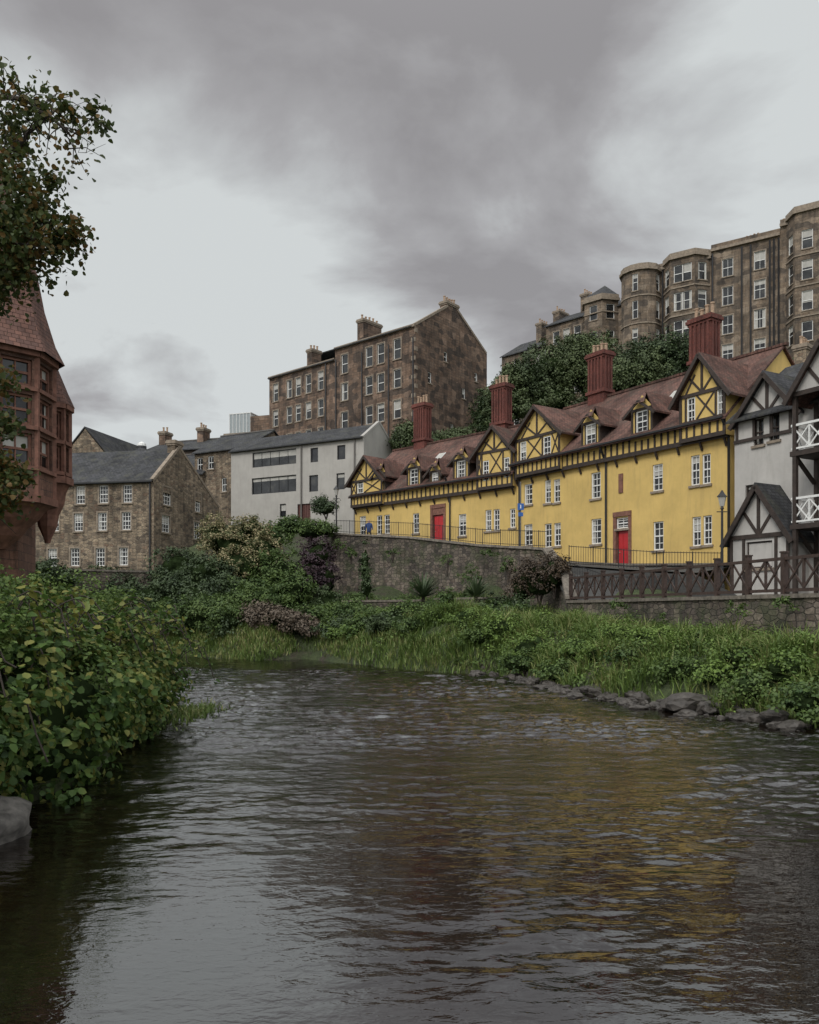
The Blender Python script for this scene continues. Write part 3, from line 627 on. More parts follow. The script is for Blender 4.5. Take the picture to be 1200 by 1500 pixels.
def house(name,p0,p1,depth,z0,ez,az,wm,rm,ops=(),gops=(),chim=(),**kw):
    b=Bld(name); F=Face(p0,p1); G2=Face(p1,(p1[0]-F.n[0]*depth,p1[1]-F.n[1]*depth))
    wall(b,'walls',wm,F,0,F.L,z0,ez,ops(F) if callable(ops) else ops,0,**kw)
    wall(b,'walls',wm,G2,0,depth,z0,ez,gops(G2) if callable(gops) else gops,0,**kw)
    b.poly('walls',wm,[G2.pt(0,ez),G2.pt(depth,ez),G2.pt(depth/2,az)])
    b.poly('walls',wm,[F.pt(0,z0),F.pt(0,ez),F.pt(0,az,-depth/2),F.pt(0,ez,-depth),F.pt(0,z0,-depth)])
    b.poly('walls',wm,[F.pt(0,z0,-depth),F.pt(F.L,z0,-depth),F.pt(F.L,ez,-depth),F.pt(0,ez,-depth)])
    slope(b,'roof',rm,F,-.2,F.L+.2,.3,ez-.1,-depth/2,az); slope(b,'roof',rm,F,-.2,F.L+.2,-depth-.3,ez-.1,-depth/2,az)
    b.beam('ridge',M['pipe'],F.pt(-.2,az+.05,-depth/2),F.pt(F.L+.2,az+.05,-depth/2),.25,.12)
    for (u,o,w,h,n) in chim: chimney(b,F.pt(u,0,o),-F.n,w,.9,az-1.2,az+h,wm,n,M['margin'])
    b.finish(); return F
b=Bld('stone_gabled_house'); G=Face((-35.8,83),(-29.4,81.6)); St=M['mill']
wall(b,'walls',St,G,0,G.L,5,E+14.6,[],0); b.poly('walls',St,[G.pt(0,E+14.6),G.pt(G.L,E+14.6),G.pt(G.L/2,E+18.3)])
for s,(a,c) in enumerate(((-.3,0),(G.L+.3,0))):
    q=[G.pt(a,E+14.5,.1),G.pt(G.L/2,E+18.4,.1),G.pt(G.L/2,E+18.4,-12),G.pt(a,E+14.5,-12)]; b.hexa('roof',M['slate'],q+[(x,y,z+.14) for x,y,z in q])
for uu in (0,G.L): b.poly('walls',St,[G.pt(uu,5),G.pt(uu,E+14.6),G.pt(uu,E+14.6,-12),G.pt(uu,5,-12)])
b.finish()
house('stone_cottage',(-33,92),(-22.5,89.),9,5,E+15.,E+18.,M['mill'],M['slate'])
def lo(F): return [F.rect(*q) for q in ((289,297,671,690),(305,313,668,687),(325,332,700,720))]
house('old_stone_house',(-23.6,90.),(-17.2,86.6),9,6,E+17.4,E+20.,M['mill'],M['slate'],ops=lo,rows=2,cols=2)
house('brown_stone_house',(-33,101),(-21,97),9,6,E+19.6,E+21.6,M['tenement'],M['slate'],chim=((.6,-4,1.5,1.2,2),(6.2,-4,1.5,1.3,3)))
b=Bld('rooftop_glazed_lantern'); Fq=Face((-23.8,106),(-17.4,104)) 
fbox(b,'base',M['tenement'],Fq,0,6.5,18,E+22.6,-5,0); fbox(b,'cap',M['margin'],Fq,-.2,6.7,E+22.6,E+22.9,-5.2,.2)
fbox(b,'stair_tower',M['tenement'],Fq,3.4,6.4,E+22.9,E+25,-4.6,-.3)
fbox(b,'glazing',plain('lantern_glass',(.28,.31,.32),.25,.15),Fq,.3,4.2-.9,E+22.9,E+25.5,-4,-.5)
for k in range(7): fbox(b,'frames',M['white'],Fq,.28+k*.5,.34+k*.5,E+22.9,E+25.55,-4.05,-.45)
fbox(b,'frames',M['white'],Fq,.25,3.4,E+25.5,E+25.6,-4.05,-.45)
b.finish()
b=Bld('slate_roofed_turret'); c=(-28.6,87.5)
b.lathe('wall',M['mill'],c,[(2.,6),(2.,E+15.2)],14); b.lathe('roof',M['slate'],c,[(2.3,E+15.1),(1.2,E+16.6),(.5,E+17.3),(.5,E+17.6)],14); b.lathe('lantern',M['white'],c,[(.5,E+17.6),(.45,E+17.85),(.05,E+18.1)],10)
b.finish()
house('slate_roofed_house',(24.5,61),(33,52),9,8,E+14.6,E+18.8,M['mill'],M['slate'],chim=((3,-4.5,1.6,1.2,4),(9,-4.5,1.6,1.2,4)))
house('slate_roofed_house',(22.,50),(27.5,42),8,6,E+12.,E+15.2,M['mill'],M['slate'],chim=((4.2,-4,1.5,1.,4),(8.5,-4,1.5,1.,4)))
# ------------------------------------------------------------------ white half timbered house, right
b=Bld('white_half_timbered_house'); Wm=M['cream']
FH=Face((16.35,41.2),(20.9,33.)); T=M['timber']
ue=FH.u(1160); ez=E+9.6
ops=[FH.rect(1104,1119,613,652),FH.rect(1127,1142,606,645),FH.rect(1092,1108,710,735)]
wall(b,'walls',Wm,FH,0,FH.L,3,ez,ops,0,rows=2,cols=2,frame='timber')
def tg(F,u0,u1,zE,zA,o,back,roof,over=.45,pat=True):
    uc=(u0+u1)/2
    b.poly('gable_walls',Wm,[F.pt(u0,zE,o),F.pt(u1,zE,o),F.pt(uc,zA,o)])
    sl=(zA-zE)/((u1-u0)/2)
    for s in (-1,1):
        h=(u1-u0)/2+over; q=[F.pt(uc+s*h,zA-sl*h+.03,o+over),F.pt(uc,zA+.05,o+over),F.pt(uc,zA+.05,back),F.pt(uc+s*h,zA-sl*h+.03,back)]
        b.hexa('gable_roofs_'+roof.name,roof,q+[(x,y,z+.13) for x,y,z in q])
        fbeam(b,'bargeboards',T,F,(uc+s*h,zA-sl*h),(uc,zA),.22,o+over-.06,o+over+.02)
        if pat: fbeam(b,'timbers',T,F,(uc+s*.05,zE+.1),(uc+s*(u1-u0)*.25,zE+(zA-zE)*.5),.14,o+.002,o+.05)
    fbeam(b,'timbers',T,F,(u0,zE),(u1,zE),.2,o+.002,o+.06); fbeam(b,'timbers',T,F,(uc,zE),(uc,zA),.16,o+.002,o+.055)
tg(FH,.3,ue+.3,ez-.1,E+11.4,.02,-4,M['slate'],.35)
for uu in (.1,1.1,2.1,3.1): fbox(b,'timbers',T,FH,uu,uu+.14,ez-1.1,ez-.15,.022,.07)
fbeam(b,'timbers',T,FH,(0,ez-1.15),(ue+.1,ez-1.15),.16,.022,.08)
slope(b,'roof',M['slate'],FH,-.2,FH.L+.3,.4,ez-.1,-4.2,E+12.9); slope(b,'roof',M['slate'],FH,-.2,FH.L+.3,-9,ez-.1,-4.2,E+12.9)
for uu in (0,FH.L): b.poly('walls',Wm,[FH.pt(uu,3),FH.pt(uu,ez),FH.pt(uu,E+12.8,-4.2),FH.pt(uu,ez,-8.5),FH.pt(uu,3,-8.5)])
Fp=Face(FH.pt(1.0,0,1.5)[:2],FH.pt(4.2,0,1.5)[:2]); pe=E+3.5
fbox(b,'porch',Wm,Fp,.1,Fp.L-.1,3,pe,-1.5,-.1)
wall(b,'porch',Wm,Fp,0,Fp.L,3,pe,[(.9,2.3,E+2.0,pe-.25,'w')],0,frame='timber',rows=1,cols=3)
tg(Fp,0,Fp.L,pe,E+5.8,0.02,-1.6,M['slate'],.3)
for uu in (0,.7,2.45,Fp.L-.14): fbox(b,'timbers',T,Fp,uu,uu+.14,3,pe-.1,.004,.06)
FB=Face(FH.pt(4.45,0,1.6)[:2],FH.pt(FH.L,0,1.6)[:2])
for zf in (E+3.85,E+7.1):
    fbox(b,'balcony_floor',T,FB,-.1,FB.L,zf-.22,zf,-1.6,.1)
    for zz,w in ((zf+1.15,.1),(zf+.12,.08)):
        b.beam('balcony_rail',M['white'],FB.pt(-.05,zz,.02),FB.pt(FB.L,zz,.02),w); b.beam('balcony_rail',M['white'],FB.pt(-.05,zz,.02),FB.pt(-.05,zz,-1.6),w)
    u=0
    while u<FB.L-.8:
        for a,c in (((u,zf+.16),(u+.8,zf+1.1)),((u,zf+1.1),(u+.8,zf+.16))): fbeam(b,'balcony_lattice',M['white'],FB,a,c,.06,-.02 if a[1]<c[1] else .012,.01 if a[1]<c[1] else .035)
        fbox(b,'balcony_lattice',M['white'],FB,u-.03,u+.03,zf+.1,zf+1.15,-.03,.04); u+=.8
    for kk in range(2):
        a=FB.pt(-.05,zf+.16,-.05-.75*kk); c=FB.pt(-.05,zf+1.1,-.8-.75*kk); b.beam('balcony_lattice',M['white'],a,c,.05); b.beam('balcony_lattice',M['white'],(a[0],a[1],c[2]),(c[0],c[1],a[2]),.05)
    b.beam('brace',T,FB.pt(0,zf-1.3,-1.5),FB.pt(0,zf-.15,-.1),.14)
for uu in (0.1,2.6,4.8):
    fbox(b,'balcony_posts',T,FB,uu-.09,uu+.09,3,E+9.6,-.1,.08)
tg(FB,.1,3.0,E+9.6,E+11.6,.1,-5,M['redtile'],.3)
for z in (E+4.2,E+7.4): fbox(b,'balcony_doors',M['glass'],FH,4.8,6.8,z,z+2.1,.0,.03)
for z in (E+4.2,E+7.4):
    for uu in (4.7,5.75,6.8): fbox(b,'door_frames',T,FH,uu,uu+.1,z,z+2.2,.0,.08)
for uu in (4.4,8.): fbox(b,'timbers',T,FH,uu,uu+.2,3,ez,.0,.09)
b.finish()
# ------------------------------------------------------------------ red sandstone turret building, left
b=Bld('red_sandstone_turret_building'); RS=M['redstone']; RTm=M['redstonetrim']
def turret(c,r,zc0,zc1,z1,prof,rows,n=8,ph=math.pi/8):
    b.lathe('corbels',RTm,c,[(r*.12,zc0)]+[(r*(.2+.8*k/5)+(.05 if k%2 else 0),zc0+(zc1-zc0)*(k+ .5)/5.5) for k in range(6)],n,ph)
    P=[(c[0]+r*math.cos(ph+2*math.pi*k/n),c[1]+r*math.sin(ph+2*math.pi*k/n)) for k in range(n)]
    for k in range(n):
        f=Face(P[k],P[(k+1)%n])
        mid=(np.array(P[k])+np.array(P[(k+1)%n]))/2
        if np.dot(f.n,mid-np.array(c))<0: f=Face(P[(k+1)%n],P[k])
        ops=[(f.L*.12,f.L*.88,a,d,'w') for a,d in rows]
        wall(b,'turret_walls',RS,f,0,f.L,zc1-.02,z1,ops,0,frame='redstonetrim',rows=2,cols=2,depth=.16,sill=False)
        fbox(b,'turret_mullions',RTm,f,-.05,.06,zc1,z1,-.05,.06)
        for a,d in rows: fbox(b,'turret_strings',RTm,f,0,f.L,a-.14,a-.03,-.02,.09)
        fbox(b,'turret_strings',RTm,f,-.03,f.L+.03,z1-.2,z1-.02,-.05,.14); fbox(b,'turret_strings',RTm,f,-.03,f.L+.03,zc1-.1,zc1+.12,-.05,.12)
    b.lathe('turret_roof',M['pinktile'],c,prof,n,ph)
turret((-12.,24),1.45,4.4,5.8,10.05,[(1.76,9.98),(1.5,10.5),(1.2,11.5),(1.0,12.6),(.05,15.6)],[(9.0,9.75),(7.9,8.75),(6.75,7.65)])
b.lathe('finial',RTm,(-12.,24),[(.1,15.4),(.14,15.8),(.04,16.2)],8)
turret((-11.75,26.6),.66,4.8,6.8,9.3,[(.82,9.25),(.62,9.7),(.3,10.5),(.02,11.1)],[(8.1,9.0),(7.1,7.9)],8)
P=[(-24,19.5),(-13.2,22.9),(-11.95,25.0),(-12.6,27.6),(-14.9,31.8),(-24,35)]
for a,c in zip(P,P[1:]):
    f=Face(a,c); wall(b,'walls',RS,f,0,f.L,.5,9.6,[(f.L*.3,f.L*.3+.9,6.4,8.,'w'),(f.L*.3,f.L*.3+.9,3.,4.6,'w')] if f.L>3.5 else [],0,frame='white',rows=4,cols=2)
    fbox(b,'cornice',RTm,f,0,f.L,9.35,9.6,-.05,.15)
cx,cy=-18,27
for a,c in zip(P,P[1:]): b.poly('roof',M['pinktile'],[(a[0]+.1,a[1]-.1,9.5),(c[0]+.15,c[1],9.5),(cx+1.5,cy+.5,14.),(cx-3,cy,14.)])
chimney(b,(-13.95,27.3),(0,1),1.5,.55,9,15.,RS,3,RTm)
b.finish()
# ------------------------------------------------------------------ walls, street, fence
b=Bld('retaining_wall')
WP=[(-6.6,66,8.55),(-5.9,62,8.4),(0.,57.,7.65),(4.4,51.4,6.65),(7.7,47,6.1),(8.2,44,4.6),(7.95,41.3,3.2)]
for a,c in zip(WP,WP[1:]):
    f=Face(a[:2],c[:2]); k=max(1,int(f.L/1.2))
    for i in range(k):
        t0,t1=i/k,(i+1)/k; za,zc=a[2]+(c[2]-a[2])*t0,a[2]+(c[2]-a[2])*t1
        q0,q1=f.L*t0,f.L*t1; e=random.uniform(-.02,.02)
        b.poly('wall_face',M['wallstone'],[f.pt(q0,1,.12),f.pt(q1,1,.12),f.pt(q1,zc,0),f.pt(q0,za,0)])
        b.poly('wall_face',M['wallstone'],[f.pt(q0,1,-.5),f.pt(q1,1,-.5),f.pt(q1,zc,-.5),f.pt(q0,za,-.5)])
        b.hexa('coping',M['coping'],[f.pt(q0,za,.1+e),f.pt(q1-.02,zc,.1+e),f.pt(q1-.02,zc,-.55),f.pt(q0,za,-.55),f.pt(q0,za+.14+e,.08),f.pt(q1-.02,zc+.14+e,.08),f.pt(q1-.02,zc+.14+e,-.5),f.pt(q0,za+.14+e,-.5)])
b.finish()
b=Bld('street')
fr=[(-9,70,8.2),(-5.6,62,7.75),(0.4,57.,7.),(4.8,51.4,6.0),(8.1,47,5.3),(11,43,4.8),(13.5,38.5,4.4)]
bk=[(-5.3,74,8.6),(-4.0,68.8,8.0),(2.,62,7.3),(7.6,56,6.4),(10.4,52,5.6),(13.2,47.6,5.2),(16.6,42,4.9)]
for i in range(len(fr)-1): b.poly('paving',M['asphalt'],[fr[i],fr[i+1],bk[i+1],bk[i]])
for i in range(len(bk)-1):
    a,c=Vector(bk[i]),Vector(bk[i+1]); off=Vector((-.75,-.75,0))
    b.hexa('kerb',M['coping'],[a+off,c+off,c,a,a+off+Vector((0,0,.12)),c+off+Vector((0,0,.12)),c+Vector((0,0,.12)),a+Vector((0,0,.12))])
b.finish()
b=Bld('riverside_terrace_paving')
b.poly('paving',M['asphalt'],[(8.0,41.3,2.95),(12.1,24,2.95),(15.6,9,2.95),(24,9,3.0),(21,33,3.2),(14.8,36.5,3.2),(12,41,3.2)])
b.poly('paving',M['asphalt'],[(8.1,47,5.2),(8.0,41.3,2.95),(12,41,3.2),(11,43,4.7)]); b.poly('paving',M['asphalt'],[(12,41,3.2),(14.8,36.5,3.2),(13.5,38.5,4.3),(11,43,4.7)])
b.finish()
b=Bld('riverside_stone_wall'); ff=[(7.95,41.3),(12.,24.),(15.5,9.3)]
for a,c in zip(ff,ff[1:]):
    f=Face(a,c); b.poly('wall_face',M['wallstone'],[f.pt(0,-.5,.1),f.pt(f.L,-.5,.1),f.pt(f.L,3.,0),f.pt(0,3.,0)])
    b.poly('wall_face',M['wallstone'],[f.pt(0,-.5,-.4),f.pt(f.L,-.5,-.4),f.pt(f.L,3.,-.4),f.pt(0,3.,-.4)])
    k=int(f.L/1.1)
    for i in range(k): fbox(b,'coping',M['coping'],f,f.L*i/k+.008,f.L*(i+1)/k-.008,3.,3.13+random.uniform(-.01,.01),-.46,.07+random.uniform(-.015,.015))
b.finish()
b=Bld('wooden_lattice_fence'); W=M['fence']; zz=3.13
for a,c in zip(ff,ff[1:]):
    f=Face(a,c); k=int(f.L/1.75)
    for i in range(k+1):
        u=f.L*i/k; fbox(b,'posts',W,f,u-.075,u+.075,zz,zz+1.3,-.28,-.12); fbox(b,'posts',W,f,u-.1,u+.1,zz+1.3,zz+1.35,-.3,-.1)
        if i<k:
            v=f.L*(i+1)/k; m_=(u+v)/2
            for z in (zz+.12,zz+1.12): fbox(b,'rails',W,f,u+.075,v-.075,z-.05,z+.05,-.24,-.16)
            fbox(b,'rails',W,f,m_-.04,m_+.04,zz+.17,zz+1.07,-.23,-.17)
            for p,q in ((u+.075,m_-.04),(m_+.04,v-.075)):
                fbeam(b,'braces',W,f,(p,zz+.2),(q,zz+1.05),.07,-.2,-.165); fbeam(b,'braces',W,f,(p,zz+1.05),(q,zz+.2),.07,-.24,-.205)
b.finish()
def railing(name,pts,h=1.0,sp=.16):
    b=Bld(name)
    for a,c in zip(pts,pts[1:]):
        a=Vector(a); c=Vector(c); Ln=(c-a).length; k=int(Ln/sp)
        for z in (h,.12): b.beam('rails',M['metal'],a+Vector((0,0,z)),c+Vector((0,0,z)),.035)
        for i in range(k+1):
            p=a.lerp(c,i/k); b.beam('bars',M['metal'],p,p+Vector((0,0,h+.06)),.018 if i%10 else .045)
    b.finish()
railing('iron_railing',[(x+.2,y+.1,z+.12) for x,y,z in WP[1:5]],.95)
railing('iron_railing',[(9,46.2,5.3),(11.4,43.6,4.9),(13.2,42.6,4.7),(15.3,40.3,4.5)],.95)
railing('iron_railing',[(8.3,44.5,4.4),(10.5,42.6,3.4),(12.8,39.6,3.3)],.95)
b=Bld('garden_wall')
for a,c,z in (((-27,49.5),(-17.5,55.5),5.2),((-4.2,51.5),(.6,47.5),3.15),((1.5,48),(4.6,45),3.25)):
    f=Face(a,c); fbox(b,'wall_face',M['wallstone'],f,0,f.L,.5,z,-.4,0); fbox(b,'coping',M['coping'],f,-.05,f.L+.05,z,z+.12,-.45,.06)
b.finish()
def lamp(name,x,y,z,h):
    b=Bld(name); b.lathe('post',M['metal'],(x,y),[(.13,z),(.12,z+.6),(.07,z+.7),(.05,z+h-.5),(.09,z+h-.45),(.05,z+h-.35)],10)
    b.lathe('lantern',M['blind'],(x,y),[(.1,z+h-.35),(.2,z+h+.1)],6); b.lathe('lantern_cap',M['metal'],(x,y),[(.25,z+h+.1),(.12,z+h+.25),(.03,z+h+.4)],6)
    b.beam('ladder_bar',M['metal'],(x-.25,y,z+h-.6),(x+.25,y,z+h-.6),.04); b.finish()
lamp('street_lamp',-5.65,63.3,7.8,4.1); lamp('street_lamp',14.5,38,3.2,4.6)
b=Bld('blue_street_sign'); x,y=7.05,52
b.lathe('pole',M['pipe'],(x,y),[(.045,6),(.045,10.8)],8); b.hexa('plate',M['blue'],[(x-.2,y-.07,9.),(x+.2,y-.07,9.),(x+.2,y-.05,9.),(x-.2,y-.05,9.),(x-.2,y-.07,9.42),(x+.2,y-.07,9.42),(x+.2,y-.05,9.42),(x-.2,y-.05,9.42)])
b.hexa('lower_plate',M['blue'],[(x-.16,y-.07,8.6),(x+.16,y-.07,8.6),(x+.16,y-.05,8.6),(x-.16,y-.05,8.6),(x-.16,y-.07,8.85),(x+.16,y-.07,8.85),(x+.16,y-.05,8.85),(x-.16,y-.05,8.85)])
b.hexa('symbol',M['white'],[(x-.03,y-.075,9.1),(x+.03,y-.075,9.1),(x+.03,y-.071,9.1),(x-.03,y-.071,9.1),(x-.03,y-.075,9.33),(x+.03,y-.075,9.33),(x+.03,y-.071,9.33),(x-.03,y-.071,9.33)])
b.finish()
def person(x,y,z):
    J=[(0,0,.92),(0,0,1.15),(0,0,1.4),(0,-.01,1.5),(0,-.02,1.62),(0,-.02,1.73),(-.1,0,.88),(-.11,-.04,.48),(-.11,.03,.06),(-.11,-.12,.03),(.1,0,.88),(.12,.1,.5),(.12,.2,.08),(.12,.06,.03),
       (-.19,0,1.4),(-.25,.03,1.12),(-.24,-.12,.9),(.19,0,1.4),(.25,-.02,1.12),(.24,-.14,.95)]
    Eg=[(0,1),(1,2),(2,3),(3,4),(4,5),(0,6),(6,7),(7,8),(8,9),(0,10),(10,11),(11,12),(12,13),(2,14),(14,15),(15,16),(2,17),(17,18),(18,19)]
    Rr=[.17,.17,.18,.065,.1,.09,.1,.07,.05,.04,.1,.07,.05,.04,.09,.07,.045,.09,.07,.045]
    me=bpy.data.meshes.new('body'); me.from_pydata(J,Eg,[]); ob=bpy.data.objects.new('body',me); scene.collection.objects.link(ob)
    md=ob.modifiers.new('Skin','SKIN'); sv=me.skin_vertices[0].data
    for i,r in enumerate(Rr): sv[i].radius=(r,r*.8)
    sv[0].use_root=True; s2=ob.modifiers.new('Sub','SUBSURF'); s2.levels=2; s2.render_levels=2
    m,nt,bs=newmat('pedestrian_clothes'); tc=N(nt,'ShaderNodeTexCoord'); sp=N(nt,'ShaderNodeSeparateXYZ'); nt.links.new(tc.outputs['Object'],sp.inputs[0])
    r=N(nt,'ShaderNodeValToRGB'); r.color_ramp.interpolation='CONSTANT'; nt.links.new(math_(nt,'DIVIDE',sp.outputs[2],2.),r.inputs[0])
    st=[(0,(.02,.02,.025)),(.42,(.02,.05,.16)),(.755,(.5,.32,.25)),(.84,(.04,.025,.02))]; el=r.color_ramp.elements
    while len(el)<4: el.new(.5)
    for e,(p_,c_) in zip(el,st): e.position=p_; e.color=(*c_,1)
    nt.links.new(r.outputs[0],bs.inputs['Base Color']); bs.inputs['Roughness'].default_value=.8; me.materials.append(m)
    group('pedestrian',[ob]).location=(x,y,z)
person(-3.05,61.6,7.72)
# ------------------------------------------------------------------ foliage
def unit(a): return a/np.maximum(np.linalg.norm(a,axis=-1,keepdims=True),1e-9)
def leaves(name,C,Nn,S,mat,broad=False):
    n=len(C); T_=unit(np.cross(Nn,rng.normal(size=(n,3)))); Bt=np.cross(Nn,T_); S=S[:,None]
    r=rng.random(n)
    if broad:
        sh=[(0,0,0),(.22,.42,.1),(.66,.36,.08),(1,0,-.05),(.66,-.36,.08),(.22,-.42,.1)]
        V=np.stack([C+S*(a*T_+c*Bt+e*Nn) for a,c,e in sh],1).reshape(-1,3); i=np.arange(n)[:,None]*6
        Q=np.concatenate([i+np.array([0,1,2,3]),i+np.array([0,3,4,5])],1).reshape(-1,4); r=np.repeat(r,2)
    else:
        sh=[(0,0,0),(.5,.33,.1),(1,0,-.05),(.5,-.33,.1)]
        V=np.stack([C+S*(a*T_+c*Bt+e*Nn) for a,c,e in sh],1).reshape(-1,3); Q=np.arange(n*4).reshape(-1,4)
    return quadmesh(name,V,Q,mat,r)
def lump(dirs,seed,f=1.6): return np.array([noise.noise((d[0]*f+seed,d[1]*f-seed,d[2]*f+2*seed)) for d in dirs])
def foliage_pts(blobs,ncl,nl,cr,low=-.35):
    Cs=[];Ns=[]
    vol=np.array([b_[3]*b_[4]+b_[4]*b_[5]+b_[3]*b_[5] for b_ in blobs]); vol=vol/vol.sum()
    for b_,v in zip(blobs,vol):
        k=max(6,int(ncl*v)); d=unit(rng.normal(size=(k,3))); d=d[d[:,2]>low] if low>-1 else d; k=len(d)
        seed=rng.uniform(0,50); rad=(.7+.34*rng.random(k))*(1+.5*lump(d,seed))
        cen=np.array(b_[:3])+d*rad[:,None]*np.array(b_[3:6]); crk=cr*rng.uniform(.5,1.35,k)
        dd=unit(rng.normal(size=(k,nl,3))); rr=rng.random((k,nl,1))**.45
        P=cen[:,None]+dd*rr*crk[:,None,None]*np.array([1,1,.75]); Nn=unit(dd*.7+d[:,None]*.5+np.array([0,0,.55])+rng.normal(size=dd.shape)*.45)
        Cs.append(P.reshape(-1,3)); Ns.append(Nn.reshape(-1,3))
    return np.concatenate(Cs),np.concatenate(Ns)
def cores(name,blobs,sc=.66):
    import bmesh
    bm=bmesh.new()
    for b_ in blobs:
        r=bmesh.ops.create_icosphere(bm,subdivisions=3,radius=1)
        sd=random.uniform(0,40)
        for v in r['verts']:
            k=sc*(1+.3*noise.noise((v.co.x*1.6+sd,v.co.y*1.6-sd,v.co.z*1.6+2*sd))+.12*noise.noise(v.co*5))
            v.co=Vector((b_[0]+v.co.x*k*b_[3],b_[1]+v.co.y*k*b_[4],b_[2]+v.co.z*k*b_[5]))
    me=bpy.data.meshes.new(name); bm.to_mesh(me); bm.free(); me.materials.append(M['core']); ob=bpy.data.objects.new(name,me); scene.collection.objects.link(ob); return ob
def tubes(name,paths,mat,sides=6):
    Vs=[];Qs=[];o=0
    for pts,rs in paths:
        pts=np.array(pts,float); rs=np.array(rs,float); k=len(pts)
        tg_=unit(np.gradient(pts,axis=0)); up=np.array([.3,.2,.93]); a=unit(np.cross(tg_,up)); c=np.cross(tg_,a)
        an=np.linspace(0,2*np.pi,sides,endpoint=False)
        ring=pts[:,None]+rs[:,None,None]*(a[:,None]*np.cos(an)[None,:,None]+c[:,None]*np.sin(an)[None,:,None]); Vs.append(ring.reshape(-1,3))
        i=np.arange(k*sides).reshape(k,sides)+o; j=np.roll(i,-1,1); Qs.append(np.stack([i[:-1],j[:-1],j[1:],i[1:]],-1).reshape(-1,4)); o+=k*sides
    return quadmesh(name,np.concatenate(Vs),np.concatenate(Qs),mat)
def shrub(name,blobs,mat,ncl,nl,cr,size,broad=False,core=.62,low=-.35):
    C,Nn=foliage_pts(blobs,ncl,nl,cr,low); k=len(C); obs=[leaves('leaves',C,Nn,size*rng.uniform(.6,1.3,k),mat,broad)]
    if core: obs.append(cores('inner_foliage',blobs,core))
    st=[]
    for b_ in blobs[:6]:
        z0=b_[2]-b_[5]
        for s in range(3):
            e=(b_[0]+rng.uniform(-.5,.5)*b_[3],b_[1]+rng.uniform(-.5,.5)*b_[4],b_[2]+b_[5]*.5); st.append(([(b_[0],b_[1],z0-.2),((b_[0]+e[0])/2,(b_[1]+e[1])/2,(z0+e[2])/2),e],[.06,.04,.015]))
    obs.append(tubes('stems',st,M['bark'],5))
    return group(name,obs)
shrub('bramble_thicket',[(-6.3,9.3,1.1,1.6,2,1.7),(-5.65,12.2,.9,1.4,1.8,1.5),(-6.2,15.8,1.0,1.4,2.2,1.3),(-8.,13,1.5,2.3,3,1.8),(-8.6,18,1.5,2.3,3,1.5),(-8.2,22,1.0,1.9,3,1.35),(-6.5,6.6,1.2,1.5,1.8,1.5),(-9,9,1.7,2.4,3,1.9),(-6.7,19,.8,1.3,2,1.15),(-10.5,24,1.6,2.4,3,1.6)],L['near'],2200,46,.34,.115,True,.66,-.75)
shrub('nettle_patch',[(-6.,10.6,2.2,1.,1,.7),(-7.2,12.,2.8,1.4,1.2,.8),(-6.7,15,1.9,1.1,1.2,.6),(-5.2,13.2,1.4,.6,.9,.7),(-7.7,18.,2.6,1.5,1.4,.7),(-5.4,9.2,1.3,.6,.8,.8),(-7.5,21,1.9,1.2,1.4,.6)],L['fern'],620,44,.26,.08,False,None,-.3)
C=[];paths=[]
for i in range(100):
    a=rng.uniform(8,20); x0=-5.6+rng.uniform(-.8,.5) if a<14 else -6.+rng.uniform(-.8,.5); z0=1.9+rng.uniform(-.9,.7)
    dx=rng.uniform(.2,1.0); pts=[(x0,a,z0)]; 
    for t in np.linspace(.2,1,6): pts.append((x0+dx*t,a+rng.uniform(-.1,.1),z0+.55*math.sin(t*2.2)-.9*t*t*rng.uniform(.4,1)))
    paths.append((pts,[.012]*len(pts))); 
    for p_ in pts:
        for q in range(3): C.append(np.array(p_)+rng.normal(size=3)*.07)
C=np.array(C); Nn=unit(rng.normal(size=C.shape)*.6+np.array([0,0,1])); lv=leaves('leaves',C,Nn,.115*rng.uniform(.6,1.3,len(C)),L['near'],True)
group('bramble_shoots',[lv,tubes('stems',paths,M['bark'],4)])
def S3(b_,e_,y): k=y/FP; return np.array([(b_-600)*k,y,E+(HZ-e_)*k])  # world point from image pixel column, row and a depth
base=np.array([-8.7,13.,1.]); paths=[]
def limb(pts,r0,r1): 
    pts=[np.array(p_,float) for p_ in pts]; P=[]
    for a,c in zip(pts,pts[1:]):
        for t in np.linspace(0,1,5)[:-1]: P.append(a+(c-a)*t+rng.normal(size=3)*.025)
    P.append(pts[-1]); paths.append((P,np.linspace(r0,r1,len(P)))); return P
tr=limb([base,(-8.6,13,4),(-8.3,12.9,6.5),(-8.5,13.1,9),(-8.8,13,12)],.32,.1)
main=[[(-8.4,13,5.6),(-7.2,12.9,8.2),(-6.55,12.8,9.3),(-6.0,12.7,9.9),(-5.6,12.7,10.3)],[(-8.4,13,6.4),(-7.,13.2,8.4),(-6.3,13.2,8.9),(-5.8,13.3,8.7)],[(-8.5,13,7.4),(-7.4,12.6,9.9),(-6.6,12.6,10.5),(-5.8,12.5,10.4),(-5.2,12.6,9.9)],
      [(-8.4,13,4.6),(-7.2,13,7.3),(-6.4,13,7.9)],[(-8.3,13,5.),(-7.,12.4,7.9),(-6.4,12.3,8.3),(-5.7,12.2,8.05)],[(-8.5,13,3.6),(-7.3,12.8,5.6),(-6.75,12.7,5.4),(-6.5,12.7,4.6)],[(-8.5,13,3.),(-7.2,13.3,4.8),(-6.8,13.3,4.2)]]
dens=[.4,.8,.5,1.,1.,1.,1.]
LC=[]
